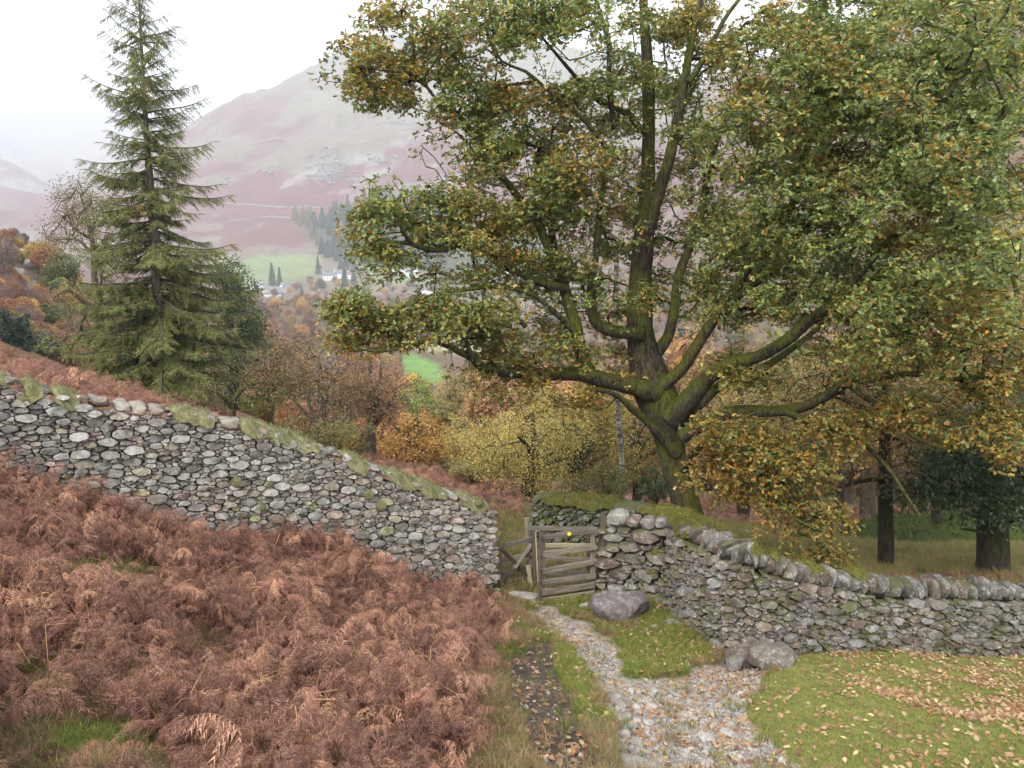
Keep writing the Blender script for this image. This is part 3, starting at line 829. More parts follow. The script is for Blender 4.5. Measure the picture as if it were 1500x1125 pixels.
# --- the long wall climbing the slope on the left
LW = [wp_top(-330, 7.7, 480), wp_top(-150, 8.35, 508), wp_top(0, 9.0, 560), wp_top(100, 9.4, 590), wp_top(200, 9.8, 606), wp_top(300, 10.2, 618), wp_top(400, 10.6, 642), wp_top(500, 11.05, 675), wp_top(600, 11.5, 712), wp_top(680, 11.9, 738), wp_top(731, 12.2, 752)]
wl_, Lw, lo, hi, mp, rg = build_wall('long pale lichened drystone wall climbing the bracken slope up from the gate', LW, .086, 'l', M['stone_l'], gap=.004, bulge=.032, aspect=2.15, seed=3, shear=-.06, thick=.6)
s = .05
while s < Lw-.1:                                     # flat cope stones
    ln = rg.uniform(.12, .30); tx, ty = tangent(mp, s+ln/2)
    for row in (-.12, -.38):
        l2 = ln*rg.uniform(.8, 1.1); hgt = rg.uniform(.06, .13)
        x, y, _ = mp(s+l2/2, hi(s), row+rg.normal(0, .02)); slope = math.atan2(hi(min(s+.3, Lw))-hi(max(s-.3, 0)), .6)
        place_rock('cope_stone', wl_, M['stone_l'], (l2, rg.uniform(.24, .34), hgt), (x, y, hi(s+l2/2)+hgt*.22), basis(tx, ty, rg.normal(0, .1), -slope*.9+rg.normal(0, .12), rg.normal(0, .15)), stone_tint(rg, 'l')*1.1, rg, boxy=.7)
    s += ln
def s_at(px, mp, hi, Lw):
    ss = np.linspace(0, Lw, 200); pp = [project(*mp(a, hi(a), 0))[0] for a in ss]; return float(ss[int(np.argmin(np.abs(np.array(pp)-px)))])
PALE_MOSS = np.array([.24, .24, .12])
for a, b, wd in ((-60, 20, .06), (30, 62, .05), (76, 118, .07), (252, 315, .06), (350, 415, .08), (405, 470, .08), (505, 540, .05), (560, 612, .06), (606, 655, .07), (672, 712, .08)):
    sa, sb = s_at(a, mp, hi, Lw), s_at(b, mp, hi, Lw)
    moss_pad(wl_, mp, lambda q_: hi(q_)+.06, sa, sb, rg, PALE_MOSS, -.34, .03, wd, 1900, spill=.09)
for px_, py_ in ((373, 740), (455, 785), (535, 725), (700, 738), (30, 585), (552, 742), (339, 705)):
    ss = s_at(px_, mp, hi, Lw); x, y, z = mp(ss, hi(ss), .03); dz = (py_-project(x, y, z)[1])/F*y*1.05
    x, y, z2 = mp(ss, z-dz, .02)
    v, f = rock(ICO3, (.17, .09, .15), .0, .4, rg); v = v+np.array([x, y, z2])
    k = rg.integers(0, len(v), 260); bt = np.array([[0, -.06, 0], [0, .06, 0], [1, 0, 0]])
    Fm = frame_from(rg.normal(0, .6, (260, 3))+np.array([0, -.8, .3]), spin=rg.uniform(0, 6, 260))*rg.uniform(.012, .035, 260)[:, None, None]
    v2, f2, c2 = scatter(bt, np.array([[0, 1, 2]]), Fm, v[k], np.tile(PALE_MOSS*.85, (260, 1))*rg.uniform(.7, 1.5, (260, 1)))
    v, f, c = merge([(v, f, PALE_MOSS*.6), (v2, f2, c2)])
    child('moss_tuft', mk_mesh('moss_tuft', v, f, c, True, M['moss']), wl_)

# --- right wall: from the cheek by the gate, bulging towards us, then off to the right
RW = [wp_top(966, 11.9, 770), wp_top(988, 11.2, 790), wp_top(1018, 10.45, 808), wp_top(1058, 9.85, 824), wp_top(1104, 9.58, 838), wp_top(1160, 9.6, 852), wp_top(1230, 9.95, 868), wp_top(1320, 10.2, 880), wp_top(1400, 10.4, 882), wp_top(1500, 10.6, 884), wp_top(1620, 10.8, 888), wp_top(1760, 11.0, 892)]
wr_, Lw2, lo2, hi2, mp2, rg2 = build_wall('dark mossy drystone wall with upright cope stones curving round the turf', RW, .088, 'r', M['stone_r'], gap=.005, bulge=.032, aspect=2.2, seed=11, shear=.0, thick=.6)
s = .5
while s < Lw2-.1:                                    # upright leaning cope stones
    th_ = rg2.uniform(.06, .14); tx, ty = tangent(mp2, s)
    hgt = rg2.uniform(.19, .30); x, y, _ = mp2(s, hi2(s), -.2)
    lean = rg2.normal(-.32, .14)
    place_rock('cope_stone', wr_, M['stone_r'], (th_*.92, rg2.uniform(.36, .5), hgt), (x, y, hi2(s)+hgt*.34), basis(tx, ty, rg2.normal(0, .1), -lean*(.9 if s < 4.5 else .35), rg2.normal(0, .2)), stone_tint(rg2, 'r')*.82, rg2, boxy=.75, lump=.14)
    s += th_*rg2.uniform(.9, 1.1)
M_GREEN = np.array([.115, .115, .028])
moss_pad(wr_, mp2, lambda q_: hi2(q_)+.1, 0, s_at(1012, mp2, hi2, Lw2), rg2, M_GREEN*1.1, -.55, .0, .09, 2200)
for a, b in ((1098, 1112), (1135, 1150), (1190, 1204), (1255, 1266)):
    sa, sb = s_at(a, mp2, hi2, Lw2), s_at(b, mp2, hi2, Lw2)
    moss_pad(wr_, mp2, lambda q_: hi2(q_)+.2, sa, max(sb, sa+.34), rg2, M_GREEN*1.2, -.4, -.08, .05, 1500, spill=.03)

# --- wall cheek facing us beside the gate (flat heavy slabs)
CH = [wp_top(878, 12.35, 778), wp_top(905, 12.25, 772), wp_top(935, 12.1, 776), wp_top(968, 11.85, 778)]
wc_, Lw3, lo3, hi3, mp3, rg3 = build_wall('short squared wall end of flat slabs between the gate and the long dark wall', CH, .15, 'r', M['stone_r'], gap=.012, bulge=.07, aspect=2.6, seed=21, thick=.7)
for px_, w_, h_ in ((902, .36, .26), (925, .2, .13), (945, .24, .14), (962, .2, .16)):
    s = s_at(px_, mp3, hi3, Lw3); x, y, z = mp3(s, hi3(s), -.15)
    place_rock('cope_stone', wc_, M['stone_l'], (w_, .34, h_), (x, y, z+h_*.35), basis(*tangent(mp3, s), rg3.normal(0, .1), rg3.normal(0, .1), rg3.normal(0, .3)), stone_tint(rg3, 'l')*.8, rg3)
for px_, py_, sz in ((944, 788, .2), (932, 862, .16), (955, 855, .18), (965, 840, .2), (966, 810, .16)):
    ss = s_at(px_, mp3, hi3, Lw3); x, y, z = mp3(ss, hi3(ss), .03); dz = (py_-project(x, y, z)[1])/F*y*1.05
    x, y, z2 = mp3(ss, z-dz, .03); v, f = rock(ICO3, (sz, .09, sz*.9), .0, .4, rg3)
    child('moss_tuft', mk_mesh('moss_tuft', v+np.array([x, y, z2]), f, M_GREEN*.8, True, M['moss']), wc_)

# --- mossy wall behind the gate
BW = [wp_top(772, 16.4, 741), wp_top(830, 15.9, 745), wp_top(885, 15.3, 751), wp_top(930, 14.4, 758), wp_top(965, 13.4, 770), wp_top(990, 12.5, 784), wp_top(1012, 11.7, 800)]
wb_, Lw4, lo4, hi4, mp4, rg4 = build_wall('shaded wall with a thick moss top seen behind the gate', BW, .11, 'm', M['stone_m'], gap=.012, bulge=.05, aspect=1.5, seed=31, thick=.6)
s = .1
while s < Lw4-.1:
    th_ = rg4.uniform(.1, .2); tx, ty = tangent(mp4, s); hgt = rg4.uniform(.16, .26); x, y, _ = mp4(s, hi4(s), -.25)
    place_rock('cope_stone', wb_, M['stone_m'], (th_*1.1, .5, hgt), (x, y, hi4(s)+hgt*.3), basis(tx, ty, 0, rg4.normal(.3, .15), 0), stone_tint(rg4, 'm'), rg4)
    s += th_
sM = s_at(900, mp4, hi4, Lw4)
moss_pad(wb_, mp4, lambda q_: hi4(q_)+.13, 0.3, sM, rg4, M_GREEN, -.55, .03, .10, 2200, spill=.07)
moss_pad(wb_, mp4, lambda q_: hi4(q_)+.15, s_at(935, mp4, hi4, Lw4), Lw4, rg4, M_GREEN*1.35, -.6, .05, .11, 2200, spill=.08)

# ------------------------------------------------------------------ kissing gate
def plank(name, parent, p, q, wd, th, mat, facing=(0, -1, 0), rg=rng, label=None):
    """a board from p to q (world), wd across the board, th thick"""
    p = np.array(p, float); q = np.array(q, float); L_ = np.linalg.norm(q-p); n = 8
    vs = []; wj = rg.normal(0, wd*.035, (n+1, 2))
    for i in range(n+1):
        x = L_*(i/n-.5)
        for a, b in ((-1, -1), (-.8, -1), (.8, -1), (1, -.8), (1, .8), (.8, 1), (-.8, 1), (-1, .8)):
            e = wj[i, 0] if b < 0 else wj[i, 1]
            vs.append((x+rg.normal(0, .002), a*th/2, b*wd/2+e))
    k = 8; Fc = []
    for i in range(n):
        for j in range(k): Fc.append((i*k+j, i*k+(j+1) % k, (i+1)*k+(j+1) % k, (i+1)*k+j))
    V = np.array(vs); me = bpy.data.meshes.new(name)
    me.from_pydata([tuple(v) for v in V], [], Fc + [tuple(range(k))[::-1], tuple(range(n*k, n*k+k))]); me.update(); me.materials.append(mat)
    o = bpy.data.objects.new(name, me); C.objects.link(o)
    x = (q-p)/L_; f = -np.array(facing, float); y = f-x*(f@x); y /= np.linalg.norm(y); z = np.cross(x, y)
    Mw = Matrix(((x[0], y[0], z[0], (p[0]+q[0])/2), (x[1], y[1], z[1], (p[1]+q[1])/2), (x[2], y[2], z[2], (p[2]+q[2])/2), (0, 0, 0, 1)))
    o.parent = parent; o.matrix_parent_inverse = Matrix.Translation(-Vector(parent.location)); o.matrix_basis = Mw
    if label: o['label'] = label
    return o
def PX(n, Y): return n/F*Y*1.02
def pl(name, par, a, b, w_, th, mat, **k): return plank(name, par, P(*a), P(*b), PX(w_, a[2]), th, mat, **k)
g_leaf = empty('swinging_gate', P(734, 868, 12.6)); tag(g_leaf, 'small swinging wooden gate with crossed braces against the pale wall end', 'gate')
W, WD, WP = M['wood'], M['wood_d'], M['wood_p']
fL = (-.25, -1, 0)
pl('stile', g_leaf, (730, 786, 12.55), (734, 866, 12.6), 5, .07, W)
pl('stile', g_leaf, (779, 789, 12.95), (777, 862, 12.97), 6, .06, W)
for a, b, w_, m_ in (((738, 799, 12.6), (780, 790, 12.92), 6.5, W), ((734, 821, 12.6), (783, 811, 12.92), 6.5, W), ((735, 841, 12.6), (774, 831, 12.92), 6.5, W), ((735, 857, 12.6), (774, 847, 12.92), 8, W), ((737, 868, 12.58), (785, 857, 12.90), 10, WP)):
    pl('rail', g_leaf, a, b, w_, .035, m_, facing=fL)
pl('brace', g_leaf, (734, 803, 12.52), (774, 844, 12.84), 4.5, .05, WD, facing=fL)
pl('brace', g_leaf, (778, 797, 12.84), (754, 832, 12.66), 6, .04, W, facing=fL)
pl('board', g_leaf, (774, 828, 12.80), (779, 868, 12.82), 7, .03, WP, facing=fL, label='pale mossy upright board')
g_post = empty('gate_post', P(772, 860, 13.05)); tag(g_post, 'tall square wooden post standing between the swinging gate and the slatted fence', 'post')
pl('shaft', g_post, (771, 759, 13.1), (776, 872, 13.1), 6.2, .09, W)
g_post2 = empty('gate_post', P(785, 870, 12.75)); tag(g_post2, 'short dark post with a pale split edge right of the tall post', 'post')
pl('shaft', g_post2, (781.5, 779, 12.75), (785, 880, 12.75), 6.5, .08, WD); pl('split_edge', g_post2, (784.5, 780, 12.69), (788, 852, 12.69), 2, .02, WP)
fr = empty('slatted_fence', P(830, 876, 12.15)); tag(fr, 'front wooden fence panel of six wide rails with a yellow waymark disc', 'fence')
fR = (.0, -1, 0)
pl('post', fr, (791, 776, 11.95), (790, 892, 11.95), 3.4, .05, WD, label='thin dark front post')
pl('post', fr, (796, 786, 12.1), (796, 884, 12.1), 6, .05, W)
pl('post', fr, (868, 776, 12.42), (868, 876, 12.42), 7, .07, W)
for a, b, w_, m_ in (((793, 787, 12.03), (873, 776, 12.33), 7, W), ((793, 812, 12.03), (874, 801, 12.33), 8, W), ((793, 837, 12.03), (874, 822, 12.33), 8, W), ((792, 853, 12.03), (873, 843, 12.33), 8, W), ((792, 868, 12.03), (871, 857, 12.33), 9, W), ((792, 880, 12.03), (871, 868, 12.33), 7, WP)):
    pl('rail', fr, a, b, w_, .03, m_, facing=fR)
v, f = ICO2; vd = v*np.array([.034, .008, .034]) + P(834, 782.5, 12.13)
child('waymark_disc', mk_mesh('waymark_disc', vd, f, (.8, .6, .05), True, M['yellow']), fr)
fb_ = empty('slatted_fence', P(830, 866, 12.9)); tag(fb_, 'rear wooden fence panel seen through the gaps of the front one', 'fence')
pl('post', fb_, (861, 772, 12.75), (862, 866, 12.75), 5, .07, WD)
for a, b, w_, m_ in (((775, 773, 13.0), (872, 775, 12.65), 6, W), ((784, 798, 13.0), (868, 799, 12.68), 6, WP), ((786, 817, 13.0), (868, 820, 12.68), 6, W), ((786, 838, 13.0), (868, 840, 12.68), 6, W), ((786, 858, 13.0), (868, 856, 12.68), 7, WD)):
    pl('rail', fb_, a, b, w_, .03, m_, facing=fR)
g_post3 = empty('gate_post', P(881, 872, 12.5)); tag(g_post3, 'rough dark post against the squared wall end at the right of the fence', 'post')
pl('shaft', g_post3, (884, 756, 12.6), (876, 878, 12.6), 9, .1, WD)

def boulder(label, cat, px, py, Y, dims, rot, tint, mat, name='boulder', sink=.3, ico=ICO4, boxy=.25, lump=.14, seed=5, group=None):
    rg = np.random.default_rng(seed); p = P(px, py, Y); z = g1(p[0], p[1])
    v, f = rock(ico, dims, boxy, lump, rg); v = v@np.array(Matrix.Rotation(rot, 3, 'Z')).T
    me = mk_mesh(name, v, f, tint, True, mat); o = link(name, me, None, (p[0], p[1], z+dims[2]*(.5-sink)))
    tag(o, label, cat, group); return o
boulder('large smooth purplish grey boulder lying in front of the fence', 'boulder', 907, 905, 11.0, (.86, .56, .46), .1, (.17, .147, .145), M['boulder'], sink=.16, seed=12, boxy=.3)
boulder('rounded grey boulder half buried at the foot of the dark wall', 'boulder', 1128, 965, 9.15, (.54, .40, .34), -.5, (.155, .14, .118), M['boulder'], sink=.25, seed=9)
boulder('dark brown foundation boulder under the bulge of the wall', 'boulder', 1092, 955, 9.35, (.5, .3, .34), .3, (.14, .11, .09), M['boulder'], sink=.3, seed=10)
boulder('long flat pale rock at the bottom edge of the track', 'rock', 930, 1122, 4.3, (.30, .13, .07), -.2, (.27, .25, .22), M['stone_g'], 'flat_rock', .45, seed=14)
boulder('flat worn step stone under the swinging gate', 'step', 769, 882, 12.05, (.50, .34, .16), .1, (.33, .31, .28), M['stone_g'], 'step_stone', .25, seed=15, boxy=.8)
boulder('small pale stone left of the big purplish boulder', 'stone', 855, 893, 11.6, (.15, .12, .10), .1, (.36, .34, .31), M['stone_g'], 'stone', .3, ICO3, seed=16)
boulder('flat grey stone lying in the grass right of the big boulder', 'stone', 985, 905, 10.7, (.24, .16, .06), .1, (.30, .30, .29), M['stone_g'], 'stone', .3, ICO3, seed=17)
boulder('flat grey stone set in turf below the big boulder', 'stone', 957, 912, 10.4, (.2, .14, .05), .5, (.28, .28, .27), M['stone_g'], 'stone', .3, ICO3, seed=18)
boulder('small pale stone lying in the middle grass patch', 'stone', 925, 965, 8.6, (.12, .08, .05), .5, (.38, .37, .35), M['stone_g'], 'stone', .3, ICO3, seed=19)
boulder('rough block of stone beside the half buried boulder', 'stone', 1075, 965, 9.1, (.28, .2, .2), .7, (.28, .27, .25), M['stone_r'], 'stone', .3, ICO3, seed=20)
boulder('pale brown stone wedged right of the half buried boulder', 'stone', 1160, 958, 9.35, (.2, .15, .13), .7, (.30, .25, .21), M['stone_r'], 'stone', .3, ICO3, seed=22)

# loose stones on the track: each its own object
cnt = 0; rgs = np.random.default_rng(77); protos = [rock(ICO2, (1, .8, .55), .3, .22, rgs) for _ in range(9)]
pm = [mk_mesh('stone', v, f, np.array([.40, .375, .34])*rgs.uniform(.75, 1.2), True, M['stone_g']) for v, f in protos]
for m_ in pm: m_.set_sharp_from_angle(angle=R(40))
placed = []
while cnt < 150:
    s_ = rgs.uniform(math.log(4.0), math.log(9.5)); a_ = rgs.uniform(.08, .42); y = math.exp(s_); x = a_*y
    z = g1(x, y); m = masks(np.array([x]), np.array([y]), np.array([z]))
    if not m['gravel'][0]: continue
    py_ = m['py'][0]; clus = math.exp(-((py_-1055)/45)**2)
    if rgs.uniform() > .25+.75*clus: continue
    d = rgs.uniform(.035, .075)+.10*rgs.uniform()**2.5*clus + (.015)
    if any((x-a)**2+(y-b)**2 < ((d+c)*.45)**2 for a, b, c in placed): continue
    placed.append((x, y, d))
    o = bpy.data.objects.new('stone', pm[cnt % 9]); C.objects.link(o); o.location = (x, y, z-TRACK_SINK+d*.12); o.scale = (d, d, d)
    o.rotation_euler = (rgs.normal(0, .2), rgs.normal(0, .2), rgs.uniform(0, 6.28))
    tag(o, '%s pale grey loose stone on the %s of the stony path' % ('big' if d > .11 else 'fist sized' if d > .075 else 'small', 'upper part' if py_ < 1010 else 'middle' if py_ < 1070 else 'lowest part'), 'stone', 'loose stones on the path'); cnt += 1

# ------------------------------------------------------------------ geometry-node scatter for uncountable stuff
def gn_group():
    ng = bpy.data.node_groups.new('scatter_pieces', 'GeometryNodeTree')
    ng.interface.new_socket('Geometry', in_out='INPUT', socket_type='NodeSocketGeometry')
    ng.interface.new_socket('Geometry', in_out='OUTPUT', socket_type='NodeSocketGeometry')
    return ng
def gn_scatter(name, pos, rot, scl, idx, protos, label, cat=None):
    """protos: list of meshes; one object whose points carry instances"""
    col = bpy.data.collections.new(name+'_pieces')
    for i, me in enumerate(protos):
        o = bpy.data.objects.new('%s_piece_%02d' % (name, i), me); col.objects.link(o)
    me = bpy.data.meshes.new(name); n = len(pos); me.vertices.add(n); me.vertices.foreach_set('co', np.asarray(pos, np.float32).ravel())
    for an, ty, key, val in (('rot', 'FLOAT_VECTOR', 'vector', rot), ('scl', 'FLOAT', 'value', scl), ('idx', 'INT', 'value', idx)):
        at_ = me.attributes.new(an, ty, 'POINT'); at_.data.foreach_set(key, np.asarray(val, np.int32 if ty == 'INT' else np.float32).ravel())
    o = link(name, me); tag(o, label, None, None, 'stuff')
    if cat: o['category'] = cat
    ng = gn_group(); N, L = ng.nodes, ng.links
    gi = N.new('NodeGroupInput'); go = N.new('NodeGroupOutput'); ip = N.new('GeometryNodeInstanceOnPoints')
    mpn = N.new('GeometryNodeMeshToPoints'); L.new(gi.outputs[0], mpn.inputs[0])
    ci = N.new('GeometryNodeCollectionInfo'); ci.inputs['Collection'].default_value = col; ci.inputs['Separate Children'].default_value = True; ci.inputs['Reset Children'].default_value = True
    def na(nm, ty):
        a = N.new('GeometryNodeInputNamedAttribute'); a.data_type = ty; a.inputs['Name'].default_value = nm; return a.outputs['Attribute']
    L.new(mpn.outputs[0], ip.inputs['Points']); L.new(ci.outputs[0], ip.inputs['Instance']); ip.inputs['Pick Instance'].default_value = True
    L.new(na('idx', 'INT'), ip.inputs['Instance Index']); L.new(na('rot', 'FLOAT_VECTOR'), ip.inputs['Rotation']); L.new(na('scl', 'FLOAT'), ip.inputs['Scale'])
    L.new(ip.outputs[0], go.inputs[0])
    md = o.modifiers.new('scatter', 'NODES'); md.node_group = ng
    return o

# ---- bracken fronds
def frond(rg, L_=.6, pairs=17, droop=.9, tint=(.20, .10, .075), curl=1.0):
    n = 14; t = np.linspace(0, 1, n)
    ang = 1.35 - droop*2.3*t**1.2                     # elevation angle along the stalk
    dx = np.cos(ang)*L_/n; dz = np.sin(ang)*L_/n
    ax = np.cumsum(dx)-dx[0]; az = np.cumsum(dz)-dz[0]; ay = np.cumsum(rg.normal(0, .012, n))
    axis = np.stack([ax, ay, az], 1); parts = []
    v, f = frusta(axis[:-1], axis[1:], np.linspace(.0032, .0012, n-1), np.linspace(.003, .0008, n-1), 3); parts.append((v, f, np.array([.30, .18, .10])))
    V = []; Fc = []; T = []; tint = np.array(tint)
    for i in range(pairs):
        ti = .16+.83*i/pairs
        p = np.array([np.interp(ti, t, axis[:, k]) for k in range(3)])
        a = np.interp(ti, t, ang); fw = np.array([math.cos(a), 0, math.sin(a)])
        for sd in (-1, 1):
            if rg.uniform() < .12: continue
            plen = L_*.34*math.sin(min(1, (1-ti)*1.4+.1)*math.pi/2)*rg.uniform(.5, 1.15)
            d = np.array([0, sd, 0])*rg.uniform(.4, .9) + fw*rg.uniform(.1, .7) + np.array([0, 0, rg.normal(-.35*curl, .35)]); d /= np.linalg.norm(d)
            m = 7; q = p.copy(); pts = [q.copy()]; dd = d.copy()
            for j in range(m):
                dd = dd + np.array([rg.normal(0, .22), rg.normal(0, .22), -.30*curl*rg.uniform(.2, 1.7)]); dd /= np.linalg.norm(dd)
                q = q+dd*plen/m; pts.append(q.copy())
            pts = np.array(pts)
            for j in range(m):
                p0, p1 = pts[j], pts[j+1]; u = p1-p0; sl = np.linalg.norm(u); u /= sl
                nrm = np.cross(u, [0, 0, 1.0]); nrm /= max(np.linalg.norm(nrm), 1e-6)
                wl2 = plen*.19*(1-j/m)**.6 + .004
                c = tint*rg.uniform(.65, 1.35)
                for s2 in (-1, 1):
                    b = len(V); tip = p0*.45+p1*.55 + nrm*s2*wl2*rg.uniform(.5, 1.2) + u*wl2*.5 + np.array([0, 0, -wl2*rg.uniform(0, 1.3)*curl])
                    V += [p0, p0+u*sl*.5, tip]; Fc.append((b, b+1, b+2)); T += [c, c, c]
    parts.append((np.array(V), np.array(Fc), np.array(T)))
    V, Fc, T = merge(parts); return mk_mesh('frond', V, Fc, T, False, M['bracken'])
rgf = np.random.default_rng(5)
FR = [frond(rgf, .42+.22*rgf.uniform(), 17, rgf.uniform(.4, 1.4), np.array([.345, .20, .155])*rgf.uniform(.75, 1.25), rgf.uniform(.4, 1.8)) for _ in range(12)]
def broken_stem(rg):
    parts = []
    for i in range(3):
        p0 = np.array([rg.normal(0, .08), rg.normal(0, .08), 0]); p1 = p0+np.array([rg.normal(0, .10), rg.normal(0, .10), rg.uniform(.12, .28)]); p2 = p1+np.array([rg.normal(0, .12), rg.normal(0, .12), rg.uniform(-.15, .12)])
        v, f = frusta(np.array([p0, p1]), np.array([p1, p2]), np.array([.0035, .003]), np.array([.003, .0012]), 3); parts.append((v, f, np.array([.42, .27, .14])*rg.uniform(.6, 1.2)))
    V, Fc, T = merge(parts); return mk_mesh('stem', V, Fc, T, False, M['bracken'])
STM = [broken_stem(rgf) for _ in range(3)]
PALE = [frond(rgf, .7, 15, .6, (.46, .34, .19), .5) for _ in range(2)]
def sample_ground(n, a0, a1, y0, y1, rg, power=1.0):
    a = rg.uniform(a0, a1, n); y = (rg.uniform(y0**power, y1**power, n))**(1/power) if power else np.exp(rg.uniform(math.log(y0), math.log(y1), n)); x = a*y
    return x, y, G(x, y)
LWX = np.array([p[0] for p in LW]); LWY = np.array([p[1] for p in LW])
def lwall_y(x): return np.interp(x, LWX, LWY)
# in front of the left wall
x, y, z = sample_ground(76000, -1.05, .03, 2.3, 12.3, rgf, 2.0)
px, py = project(x, y, z)
edge = np.interp(py, [840, 880, 900, 950, 1000, 1060, 1125], [700, 725, 745, 740, 705, 700, 690])
dens = sstep(10, -75, px-edge)*(.35+.65*sstep(.36, .5, fbm(x*1.1, y*1.1, 91, 3)))
clear = np.zeros(len(x))
for cx, cy_, rx, ry in ((110, 1260, 240, 170), (90, 1095, 120, 42), (20, 1100, 60, 40), (190, 1060, 40, 60), (150, 845, 90, 22), (560, 1045, 45, 18), (420, 960, 25, 14), (60, 1000, 60, 22), (520, 1115, 60, 14), (300, 1000, 30, 12), (640, 930, 30, 12)):
    clear = np.maximum(clear, np.exp(-((px-cx)/rx)**2-((py-cy_)/ry)**2))
dens = dens*(1-.985*sstep(.18, .5, clear+.12*(fbm(x*4, y*4, 33, 2)-.5)))
keep = (rgf.uniform(size=len(x)) < dens*.62) & (y < lwall_y(x)-.18) & (y > 2.7)
x, y, z = x[keep], y[keep], z[keep]; n = len(x)
clump = fbm(x*1.6, y*1.6, 95, 3)
projx = project(x, y, z)[0]
sc_ = (.54+1.0*np.clip(clump-.3, 0, .5))*rgf.uniform(.7, 1.15, n)
sc_ = sc_*(1+.6*sstep(3.0, .3, lwall_y(x)-y)*sstep(260, 60, projx))
rot = np.stack([rgf.normal(0, .45, n), rgf.normal(0, .5, n), rgf.uniform(0, 6.28, n)], 1)
idx = np.where(rgf.uniform(size=n) < .10*(y > 3.8), rgf.integers(12, 15, n), rgf.integers(0, 12, n))
gn_scatter('bracken', np.stack([x, y, z-.04+rgf.uniform(0, 1, n)**.6*.55*np.clip(clump-.38, 0, .4)*1.6], 1), rot, sc_, idx, FR+STM, 'rust brown dead bracken covering the near slope')
# behind the left wall and by the gate
rgb = np.random.default_rng(6)
x, y, z = sample_ground(24000, -1.0, .08, 9.5, 34, rgb, 1.2); px, py = project(x, y, z)
wy = lwall_y(x); okb = (y > np.where(x < -.2, wy+.9, 14.0)) & ((px < 330) | ((px > 480) & (y < 30)))
okb &= (rgb.uniform(size=len(x)) < np.where(y < 20, .8, .55)) & (px < 763) & ~((px > 718) & (y < 21)) 
x, y, z = x[okb], y[okb], z[okb]; n = len(x)
gn_scatter('bracken', np.stack([x, y, z], 1), np.stack([rgb.normal(0, .3, n), rgb.normal(0, .3, n), rgb.uniform(0, 6.28, n)], 1), rgb.uniform(.9, 1.5, n), rgb.integers(0, 12, n), FR, 'red brown dead bracken growing beyond the pale wall')
x, y, z = sample_ground(12000, .16, .95, 27, 50, rgb, 1.0); px, py = project(x, y, z)
okb = (fbm(x/5, y/5, 99, 3) > .42) & (y > 30) | (rgb.uniform(size=len(x)) < .04); x, y, z = x[okb], y[okb], z[okb]; n = len(x)
x2, y2, z2 = sample_ground(900, .45, .72, 13.5, 16.5, rgb, 1.0); x = np.concatenate([x, x2]); y = np.concatenate([y, y2]); z = np.concatenate([z, z2]); n = len(x)
gn_scatter('bracken', np.stack([x, y, z], 1), np.stack([rgb.normal(0, .3, n), rgb.normal(0, .3, n), rgb.uniform(0, 6.28, n)], 1), rgb.uniform(.9, 1.4, n)*np.where(y < 20, .5, 1), rgb.integers(0, 12, n), FR, 'pink brown band of bracken under the trees beyond the dark wall')
# pale straw coloured fronds near the bottom edge
for px_, py_, rz in ((395, 1108, .2), (585, 1112, 1.2), (700, 1108, .4), (430, 1122, 2.8)):
    p = hit(px_, py_, 2.6, 9); o = bpy.data.objects.new('bracken_frond', PALE[0]); C.objects.link(o); o.location = (p[0]-.1, p[1], p[2]+.12); o.rotation_euler = (.1, .9, rz); o.scale = (.38,)*3
    tag(o, {395: 'pale straw coloured bracken frond lying low among the brown ones', 585: 'straw coloured frond sticking up at the bottom edge of the bracken', 700: 'flat pale frond at the edge of the bracken by the mud track', 430: 'lowest pale frond just under the straw coloured one'}[px_], 'fern')

# ---- grass
def tuft(rg, nb=16, h=.05, spread=.03, tint=(.14, .2, .03), wd=.0035):
    V = []; Fc = []; T = []
    for i in range(nb):
        a = rg.uniform(0, 6.28); r = spread*rg.uniform()**.5; b = np.array([r*math.cos(a), r*math.sin(a), -.005])
        l = rg.normal(0, .45, 2); hh = h*rg.uniform(.5, 1.2); side = np.array([math.cos(a+1.3), math.sin(a+1.3), 0])*wd/2
        mid = b+np.array([l[0]*hh*.3, l[1]*hh*.3, hh*.6]); tip = b+np.array([l[0]*hh, l[1]*hh, hh*.95])
        k = len(V); V += [b-side, b+side, mid+side*.8, mid-side*.8, tip]; Fc += [(k, k+1, k+2), (k, k+2, k+3), (k+3, k+2, k+4)]
        c = np.array(tint)*rg.uniform(.75, 1.3); T += [c]*5
    return mk_mesh('tuft', np.array(V), np.array(Fc), np.array(T), False, M['grass'])
rgg = np.random.default_rng(8)
TG = [tuft(rgg, 18, .024, .035, (.245, .265, .085)) for _ in range(4)]                # 0-3 short lawn
TL = [tuft(rgg, 18, .07, .03, (.19, .22, .055)) for _ in range(3)]                  # 4-6 longer green
TS = [tuft(rgg, 18, .085, .04, (.27, .21, .11)) for _ in range(4)]                 # 7-10 straw
x, y, z = sample_ground(120000, -1.0, .95, 3.0, 12.8, rgg, 1.3); m = masks(x, y, z)
n1 = fbm(x*2.3, y*2.3, 40, 4)
RWX = np.array([p[0] for p in RW]); RWY = np.array([p[1] for p in RW])
lawn = m['lawn']; gr = m['ga'] | m['gb']; bare = m['gravel'] | m['mud']
front = np.where(x > 2.2, y < np.interp(x, RWX, RWY)-.02, y < 12.6) & np.where(x < -.2, y < lwall_y(x)-.05, True)
inb = (m['px'] < 700)
u = rgg.uniform(size=len(x))
keep = front & ~((m['gravel']) & (u > .02)) & ~((m['mud']) & (u > .03)) & (~inb | (u < .35) | ((np.exp(-((m['px']-110)/170)**2-((m['py']-1095)/60)**2) > .12))) & ~(m['leafy'] & (n1 > .5) & (u > .45))
keep &= ((m['px'] > -50) & (m['px'] < 1560))
edge_g = (~lawn & ~gr & ~bare)
